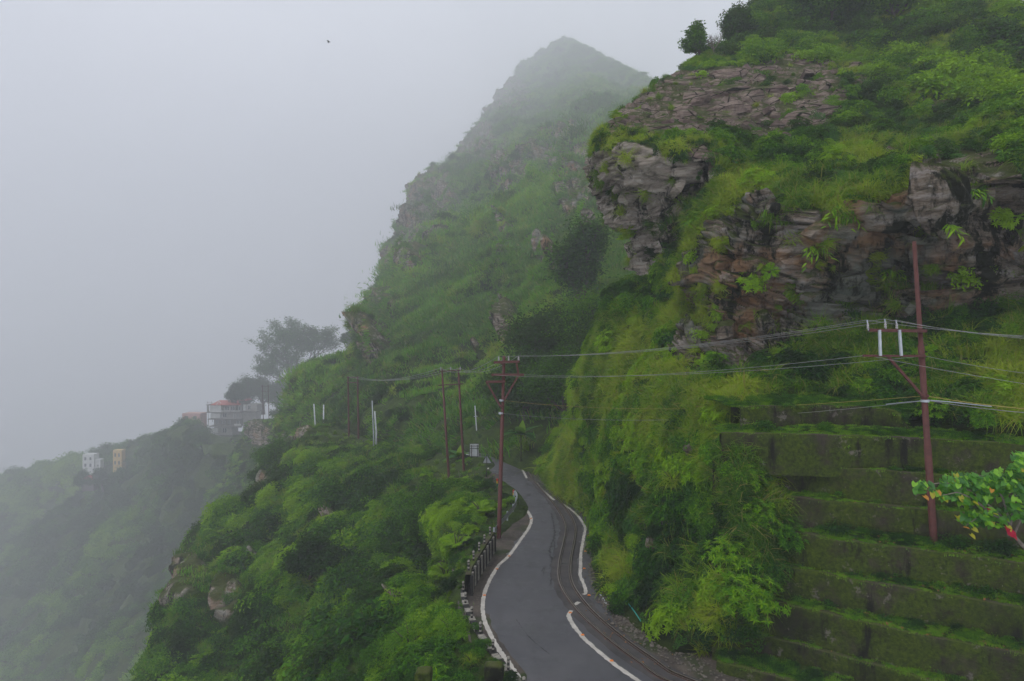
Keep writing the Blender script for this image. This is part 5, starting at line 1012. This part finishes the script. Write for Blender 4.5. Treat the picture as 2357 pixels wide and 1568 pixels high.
def bamboo(lab, u_, v_, w_, hpx, nst, seed, ti=.8):
    p_, n_ = S_cliff.at(u_, v_-hpx*.35); d_ = p_.y; s_ = d_/F; o = empty('bamboo_spray', p_); meta(o, lab, 'bamboo'); rr = random.Random(seed)
    for k_ in range(nst):
        a = (k_+.5)/nst*2-1; ex = a*w_*.5*s_+rr.uniform(-.1, .1); ez = -hpx*.55*s_*rr.uniform(.5, 1.1)
        pts = [Vector((ex*t_, n_.y*(.9*t_)-.25*t_, .35*math.sin(t_*2.4)+ez*t_*t_)) for t_ in (0, .25, .5, .75, 1)]
        m = MB(); m.tube(pts, [.018, .015, .012, .009, .004], 5); st = m.build('stem', M_stem, o)
        for j in range(9):
            t_ = .3+.7*j/8; i0 = min(int(t_*4), 3); q = pts[i0].lerp(pts[i0+1], t_*4-i0)
            dr = Vector((rr.uniform(-.8, .8)+a*.4, rr.uniform(-.7, .1), rr.uniform(-1.0, -.05))); l = link('leaf', rr.choice(bl), o); orient(l, q, dr, (rr.uniform(-.3, .3), -.6, .7)); l.scale = (rr.uniform(.36, .5),)*3; l['tint'] = ti+rr.uniform(-.15, .15)
bamboo('largest bamboo spray hanging in front of the dark rock face', 1936, 517, 90, 100, 6, 1); bamboo('yellow green bamboo spray lower left of the largest one', 1862, 610, 75, 90, 5, 2, .9)
bamboo('bamboo spray hanging under the brow near the right edge', 2222, 474, 70, 60, 4, 3, .6); bamboo('thin bright bamboo spray just right of the near pole top', 2172, 560, 34, 70, 3, 4, .95)
bamboo('small bamboo spray low on the rock face, left of the near pole', 2035, 648, 60, 35, 4, 5, .8); bamboo('dark bamboo clump on the upper grass slope', 2030, 250, 85, 55, 6, 6, .35)
bamboo('bamboo sprigs on the brow close to the right edge', 2310, 372, 60, 30, 4, 7, .55); bamboo('bamboo sprig hanging above the largest spray', 1775, 480, 70, 45, 4, 8, .55); bamboo('bamboo sprigs scattered high on the right shoulder', 2240, 150, 80, 70, 6, 9, .5)
# flowering plant on the second wall
p_ = Vector(PZ(1985, 1022, 7.4)); o = empty('flowering_plant', p_+Vector((0, .1, 0))); meta(o, 'small plant with white bell flowers hanging on the second wall', 'flowering plant'); rr = random.Random(5)
for i, (du, dv) in enumerate(((0, 0), (-22, -2), (-35, 3), (22, -4), (34, -3), (4, 12), (-6, 14), (8, 4))):
    q = Vector((du*p_.y/F, -.12, -dv*p_.y/F)); m = MB(); m.tube([Vector((0, .05, .2)), q*.6+Vector((0, 0, .1)), q], .008, 4); m.build('stem', M_stem, o)
    for k_ in range(3): l = link('leaf', bl[k_], o); orient(l, q, (rr.uniform(-1, 1), -.5, rr.uniform(-.5, .4)), (0, -.4, 1)); l.scale = (.22,)*3; l['tint'] = .9
M_petal = plain('white_petal', (.7, .68, .6), .6, .2, 0, .05)
for du, dv in ((-14, 2), (5, 14), (34, -6)): m = MB(); q = Vector((du*p_.y/F, -.22, -dv*p_.y/F)); m.lathe([(.035, -.13), (.018, -.06), (.006, 0)], q, 7); m.build('flower', M_petal, o)
# ---------------------------------------------------------------- big leaved tree at the right edge
hm = {}
for nm, stops in (('green', (.07, .24, .012)), ('dark_green', (.035, .15, .015)), ('lime', (.19, .42, .012)), ('yellow', (.38, .36, .015)), ('orange', (.5, .22, .02))):
    tt = NT('big_leaf_'+nm); pp = tt.pos(); nn = tt.noise(pp, 14, 4); cc = tt.mix(tt.step(nn, .35, .7), stops, tuple(x*.6 for x in stops)); b_ = tt.n('BsdfPrincipled', Base__Color=cc, Roughness=.45); tr = tt.n('BsdfTranslucent', Color=(*[min(1, x*1.6) for x in stops], 1)); mm = tt.n('MixShader', i0=.3, i1=b_.outputs[0], i2=tr.outputs[0]); tt.t.links.new(mm.outputs[0], tt.out.inputs['Surface'])
    hm[nm] = leafmesh('leaf', 1.0, .95, [tt.mat], 3, True, 6, .18)
bt_base = Vector(PZ(2420, 1330, 4.3)); bt = empty('big_leaved_tree', bt_base); meta(bt, 'tree with large heart shaped green and yellow leaves at the lower right edge', 'tree')
def W4(x, y, d): return Q(2025.5+x*.18795, 1012.8+y*.18795, d)
D4 = 18.3; rr = random.Random(77)
trunk = [bt_base, W4(1700, 1300, 18.6), W4(1560, 1000, D4+.1), W4(1420, 860, D4)]
def limb(pts, r0, nm='branch', mat=M_barkpale): m = MB(); m.tube([Vector(q)-bt_base for q in pts], [r0*(1-.75*i/(len(pts)-1)) for i in range(len(pts))], 7); return m.build(nm, mat, bt, True)
limb([bt_base, W4(1780, 1330, 18.7), W4(1640, 1170, 18.5), W4(1530, 980, 18.4)], .075, 'trunk')
limbs = [[W4(1560, 1000, D4+.1), W4(1400, 850, D4), W4(1100, 620, D4-.2), W4(800, 520, D4-.3), W4(640, 540, D4-.3), W4(520, 580, D4-.3)], [W4(1560, 1000, D4+.1), W4(1350, 900, D4-.2), W4(1180, 960, D4-.4), W4(1050, 1050, D4-.5)], [W4(1600, 1050, D4+.1), W4(1500, 700, D4), W4(1300, 450, D4), W4(1100, 420, D4)], [W4(1600, 1050, D4+.1), W4(1650, 700, D4+.1), W4(1700, 350, D4+.2), W4(1720, 180, D4+.2)], [W4(1640, 1170, 18.5), W4(1800, 800, D4+.2), W4(1950, 450, D4+.4), W4(2100, 200, D4+.4)], [W4(1350, 900, D4), W4(1150, 720, D4-.4), W4(950, 640, D4-.5), W4(760, 680, D4-.5)]]
for l_ in limbs: limb(l_, .03)
def putleaf(x, y, d, kind=None, sz=None):
    k_ = kind or rr.choices(['green', 'dark_green', 'lime', 'yellow', 'orange'], [46, 20, 32, 2, 0])[0]; l = link('leaf', hm[k_], bt); q = W4(x, y, d)-bt_base
    dr = Vector((rr.uniform(-1, 1), rr.uniform(-1.1, -.1), rr.uniform(-.9, .15))); nn = Vector((rr.uniform(-.4, .4), -.75, rr.uniform(.5, 1.2))); orient(l, q, dr, nn); s_ = sz or rr.uniform(.11, .19); l.scale = (s_*rr.uniform(.85, 1.1), s_, s_)
def blobl(cx, cy, rx, ry, n):
    for i in range(n):
        a = rr.uniform(0, 6.28); q = math.sqrt(rr.random()); putleaf(cx+rx*q*math.cos(a), cy+ry*q*math.sin(a), D4+rr.uniform(-.55, .5))
for b4 in 3*((520,570,120,70,10),(980,520,260,130,46),(850,640,180,90,18),(1350,500,260,110,42),(1600,480,240,160,42),(1700,260,100,130,16),(1850,500,250,230,40),(1150,720,220,90,18),(1130,960,200,80,20),(1400,950,170,110,20),(1750,800,220,170,28),(1300,640,250,80,16)): blobl(*b4)
for x, y, k_ in ((430, 525, 'lime'), (430, 615, 'green'), (545, 530, 'lime'), (545, 690, 'orange'), (640, 655, 'yellow'), (710, 625, 'orange'), (1370, 605, 'orange'), (1650, 700, 'lime'), (1740, 375, 'yellow'), (1025, 1070, 'orange'), (1115, 1160, 'yellow'), (1140, 1085, 'yellow'), (1400, 400, 'lime'), (1330, 1000, 'lime'), (1145, 760, 'yellow'), (1570, 1060, 'yellow')): putleaf(x, y, D4-.6, k_, .15)
M_cloth = plain('crimson_cloth', (.35, .006, .03), .8, .2, 0, .3, 6, .2)
G = np.array([[W4(1500+40*i+8*j, 1035+24*i+j*34*(i > 0)-10*(i == 3), D4-.65+.05*math.sin(i*2+j)) for i in range(5)] for j in range(4)]); meta(link('red_cloth', np_mesh('red_cloth', G.reshape(-1, 3), gfaces(4, 5), [M_cloth], True)), 'crimson rag caught on a branch of the big leaved tree', 'cloth')
m = MB(); m.tube([W4(1310, 840, D4-.3), W4(1345, 855, D4-.3), W4(1380, 868, D4-.3)], [.012, .03, .018], 7); meta(m.build('red_bud', M_cloth), 'small pinkish red wrapper hanging among the big leaves', 'wrapper')
# ---------------------------------------------------------------- banana plants
M_ban = leaf_mat('banana_leaf', [(0, (.015, .08, .02)), (.5, (.04, .17, .02)), (1, (.2, .32, .02))], None, .35, .4, .2)
ban = [leafmesh('leaf', 1.0, .34, [M_ban], i, nseg=8, curl=.35+.2*i) for i in range(3)]
def banana(lab, p_, hh, n, seed, ti, first=None):
    o = empty('banana_plant', p_); meta(o, lab, 'banana plant'); rr = random.Random(seed); m = MB(); m.tube([Vector((0, 0, -.3)), Vector((0, 0, hh*.45)), Vector((.02, 0, hh*.6))], [.09, .07, .05], 8); m.build('stalk', M_stem, o, True)
    for i in range(n): a = i/n*6.283+rr.uniform(-.3, .3); l = link('leaf', ban[i % 3], o); orient(l, Vector((0, 0, hh*.55)), (math.cos(a), math.sin(a), rr.uniform(.2, 1.0)), (0, 0, 1)); s_ = hh*rr.uniform(.55, .75); l.scale = (s_, s_, s_); l['tint'] = ti+rr.uniform(-.15, .2)
    l = link('leaf', ban[0], o); orient(l, Vector((0, 0, hh*.5)), (.12, 0, 1), (0, -1, .1)); l.scale = (hh*.55,)*3; l['tint'] = 1.0
banana('banana plant with one bright upright leaf behind the twin poles', Q(1056, 1088, 66), 2.9, 9, 3, .35); banana('grey green banana like plant at the mountain foot above the bend', S_mt.at(1198, 1050)[0]+Vector((0, -1, 0)), 3.6, 12, 5, .15)
# ---------------------------------------------------------------- houses in the mist
M_wht = plain('white_render', (.62, .62, .6), .8, .2, 0, .25, .5, 0); M_grey = plain('grey_render', (.36, .34, .32), .8, .2, 0, .25, .5, 0); M_roof = plain('red_roof_sheet', (.42, .1, .075), .6, .3, 0, .15, .5, 0); M_glass = plain('dark_glass', (.05, .06, .07), .2, .6, 0, .1, 1, 0); M_slab = plain('dark_slab', (.17, .15, .14), .8, .2, 0, .2, .5, 0); M_yelw = plain('yellow_render', (.6, .42, .16), .8, .2, 0, .2, .5, 0); M_pinkr = plain('pink_render', (.5, .3, .27), .8, .2, 0, .2, .5, 0)
dH = 235; hb = Vector(PF(535, 1012, dH, 'l')); ho_ = empty('hillside_house', hb); meta(ho_, 'four storey white and grey house with a red gabled roof on the misty slope', 'house'); sc_ = hb.y/F
def hx(u_): return (u_-535)*sc_
def hz_(v_): return (1012-v_)*sc_
def hbox(nm, mat, u0, v0, u1, v1, y0, y1, parent=None):
    m = MB(); m.box(((hx(u0)+hx(u1))/2, (y0+y1)/2, (hz_(v0)+hz_(v1))/2), (abs(hx(u1)-hx(u0)), y1-y0, abs(hz_(v0)-hz_(v1)))); return m.build(nm, mat, parent or ho_)
# storeys
st = [(480, 934, 557, 947, M_grey), (484, 949, 557, 963, M_grey), (487, 965, 555, 979, M_slab), (486, 982, 534, 1000, M_grey)]
walls = []
for k_, (u0, v0, u1, v1, mt) in enumerate(st): walls.append(hbox('wall', mt, u0+7, v0, u1, v1+1.6, 0, 9))
ow = hbox('wall', M_wht, 486, 932.5, 513, 948, -1.6, 0); lw = hbox('wall', M_wht, 479+8, 951, 509, 962, -1.4, -.02); lw2 = hbox('wall', M_wht, 487, 985, 504, 996, -1.2, -.02); hbox('wall', M_grey, 560, 931, 592, 946, -.5, 8); hbox('wall', M_wht, 561, 931, 566, 945, -.8, -.52); hbox('wall', M_slab, 545, 967, 557, 984, -1.0, -.01)
for (u0, v0, u1, v1) in ((479, 948, 560, 949.6), (482, 963.5, 559, 965), (486, 979.5, 556, 981.5), (556, 946.5, 594, 948.2), (478, 930.8, 560, 932.3)): hbox('balcony_slab', M_slab, u0, v0, u1, v1, -2.4, 9.2)
wn = [(518, 936, 528, 944), (531, 936, 541, 944), (543, 936, 555, 944), (513, 952, 522, 960), (538, 952, 541.5, 962), (546, 952, 549.5, 962), (497, 967, 502, 977), (507, 967, 512, 977), (516, 967, 521, 977), (546, 968, 553, 975), (512, 986, 522, 996), (571, 934, 578, 942), (525, 967, 530, 977)]
for (u0, v0, u1, v1) in wn:
    f = hbox('window', M_glass, u0, v0, u1, v1, -.55 if u0 > 560 else (-1.05 if 545 < u0 < 556 and v0 > 960 else -.06), .1)
    for uu in (u0, (u0+u1)/2, u1): hbox('frame', M_wht, uu-.35, v0, uu+.35, v1, (-.62 if u0 > 560 else -.13) if not (545 < u0 < 556 and v0 > 960) else -1.12, -.02, f)
for i in range(22): hbox('railing_post', M_wht, 514+i*2.0, 944.5, 514.5+i*2.0, 948, -2.3, -2.2)
hbox('railing', M_wht, 513, 944, 557, 944.6, -2.34, -2.16)
for i in range(9): hbox('railing_post', M_wht, 543+i*1.7, 974.5, 544.3+i*1.7, 979, -2.35, -2.25)
for uu in (481, 484, 513.5, 535, 556.5): hbox('column', M_slab, uu-.5, 932, uu+.5, 948, -2.3, -1.9)
for uu in (483, 497, 511, 524, 540, 556): hbox('column', M_slab, uu-.5, 965, uu+.5, 980, -2.3, -1.9)
def roofm(u0, u1, ve, vr, y0, y1, ov=0):
    m = MB(); x0, x1 = hx(u0), hx(u1); ze, zr = hz_(ve), hz_(vr); ym = (y0+y1)/2; th = .25
    m.add([(x0, y0, ze), (x1, y0, ze), (x1-ov, ym, zr), (x0+ov*2.2, ym, zr), (x0, y1, ze), (x1, y1, ze), (x0, y0, ze-th), (x1, y0, ze-th), (x1, y1, ze-th), (x0, y1, ze-th)], [(0, 1, 2, 3), (5, 4, 3, 2), (0, 3, 4), (1, 5, 2), (6, 9, 8, 7), (0, 6, 7, 1), (1, 7, 8, 5), (5, 8, 9, 4), (4, 9, 6, 0)]); return m.build('roof', M_roof, ho_)
roofm(489, 557, 931, 922.5, -2.6, 9.6, 1.2); hbox('gable_panel', M_roof, 549, 922, 553.5, 931, -2.7, -2.5); hbox('wall', M_slab, 553.6, 921, 568, 931, -.5, 5); roofm(547, 571, 921, 915.6, -2.4, 6.5, .4)
m = MB(); m.bar((hx(503), -2.8, hz_(931)), (hx(509), -2.8, hz_(922.3)), .3); m.bar((hx(509), -2.8, hz_(922.3)), (hx(513), -2.8, hz_(927.5)), .3); m.build('gable_trim', M_wht, ho_)
hbox('wall', M_slab, 490, 998, 556, 1040, .3, 9); hbox('wall', M_grey, 558, 948.5, 588, 1040, .6, 8.8)
def small_house(nm, lab, u_, vt, vb, w_, d_, wall, roof=None, wins=(), hip=False, base=True):
    b_ = Vector(PF(u_, vb, d_, 'v')); o = empty(nm, b_); meta(o, lab, 'house'); s_ = b_.y/F; hh = (vb-vt)*s_; ww = w_*s_
    m = MB(); m.box((0, ww*.4, hh/2-2.5), (ww, ww*.8, hh+5)); m.build('wall', wall, o)
    for (a, b2, c2, d2) in wins: m = MB(); m.box((a*ww, -.05, b2*hh), (c2*ww, .2, d2*hh)); f = m.build('window', M_glass, o); m = MB(); m.box((a*ww, -.14, (b2-d2/2)*hh), (c2*ww*1.2, .25, .12)); m.build('sill', M_wht, f)
    if roof: m = MB(); x, y0, y1 = ww*.58, -ww*.12, ww*.92; m.add([(-x, y0, hh), (x, y0, hh), (x, y1, hh), (-x, y1, hh), (-x*.5, (y0+y1)/2, hh+ww*.35), (x*.5, (y0+y1)/2, hh+ww*.35)], [(0, 1, 5, 4), (2, 3, 4, 5), (1, 2, 5), (3, 0, 4), (3, 2, 1, 0)]); m.build('roof', roof, o)
    return o
wv = [(-.25, .3, .16, .2), (.2, .3, .16, .2), (-.25, .72, .16, .2), (.2, .72, .16, .2)]
small_house('far_house', 'small white far house among misty trees on the ridge', 203, 1046, 1082, 26, 372, M_wht, None, wv); small_house('far_house', 'lower white block beside the small white far house', 222, 1058, 1078, 18, 373, M_wht, None, wv[:2])
small_house('far_house', 'narrow yellow far house with brown bands on the misty ridge', 270, 1036, 1078, 20, 360, M_yelw, None, wv); small_house('far_house', 'low far house with a red roof below the white one', 204, 1104, 1112, 24, 350, M_slab, M_roof, wv[:2])
small_house('far_house', 'pale far building half hidden in the cloud left of the red roofed house', 440, 952, 985, 42, 330, M_pinkr, None, wv); small_house('far_house', 'grey pink house at the left foot of the red roofed house', 437, 990, 1005, 34, 290, M_pinkr, None, wv[:2])
# bare earth and leaf litter on the shelf, small sticks
for i, (x0, y0, x1, y1, lab) in enumerate(((574, 1285, 594, 1392, 'thin pale stake standing in the shelf grass, taller one'), (733, 1288, 738, 1330, 'short pale stake in the grass below the notice board'))):
    m = MB(); m.bar(at2(x0, y0, 58), at2(x1, y1, 58), .05); meta(m.build('stake', M_conc), lab, 'stake')

# ---------------------------------------------------------------- fallen leaves and litter on the ledges and the track
rg = np.random.default_rng(99); pts = []
for k_, n_ in ((4, 60), (5, 70), (6, 50), (7, 20), (3, 20)):
    S = ledges[k_]; m_ = S.G.shape[1]; jj = np.clip((rg.beta(4, 2, n_)*m_*.8).astype(int), 0, m_-1); pts.append(S.G[rg.integers(0, 3, n_), jj]+np.array([0, 0, .02]))
e = rg.integers(0, len(inn)//3, 90); pts.append(inn[e]+rg.normal(size=(90, 3))*[.4, .4, 0]+np.array([-.3, 0, .02]))
pts = np.concatenate(pts); nn = np.array([0, 0, 1])+rg.normal(size=pts.shape)*.4; V_, F_ = leaves(pts, np.cross(nn, rg.normal(size=pts.shape)), nn, rg.uniform(.06, .14, len(pts)), rg.uniform(.05, .09, len(pts)), .3)
meta(link('fallen_leaves', np_mesh('fallen_leaves', V_, F_, [plain('dead_leaf', (.3, .15, .06), .8, .2, 0, .4, 9, 0)])), 'dry brown leaves scattered on the wall ledges and beside the rails', 'leaf litter', kind='stuff')
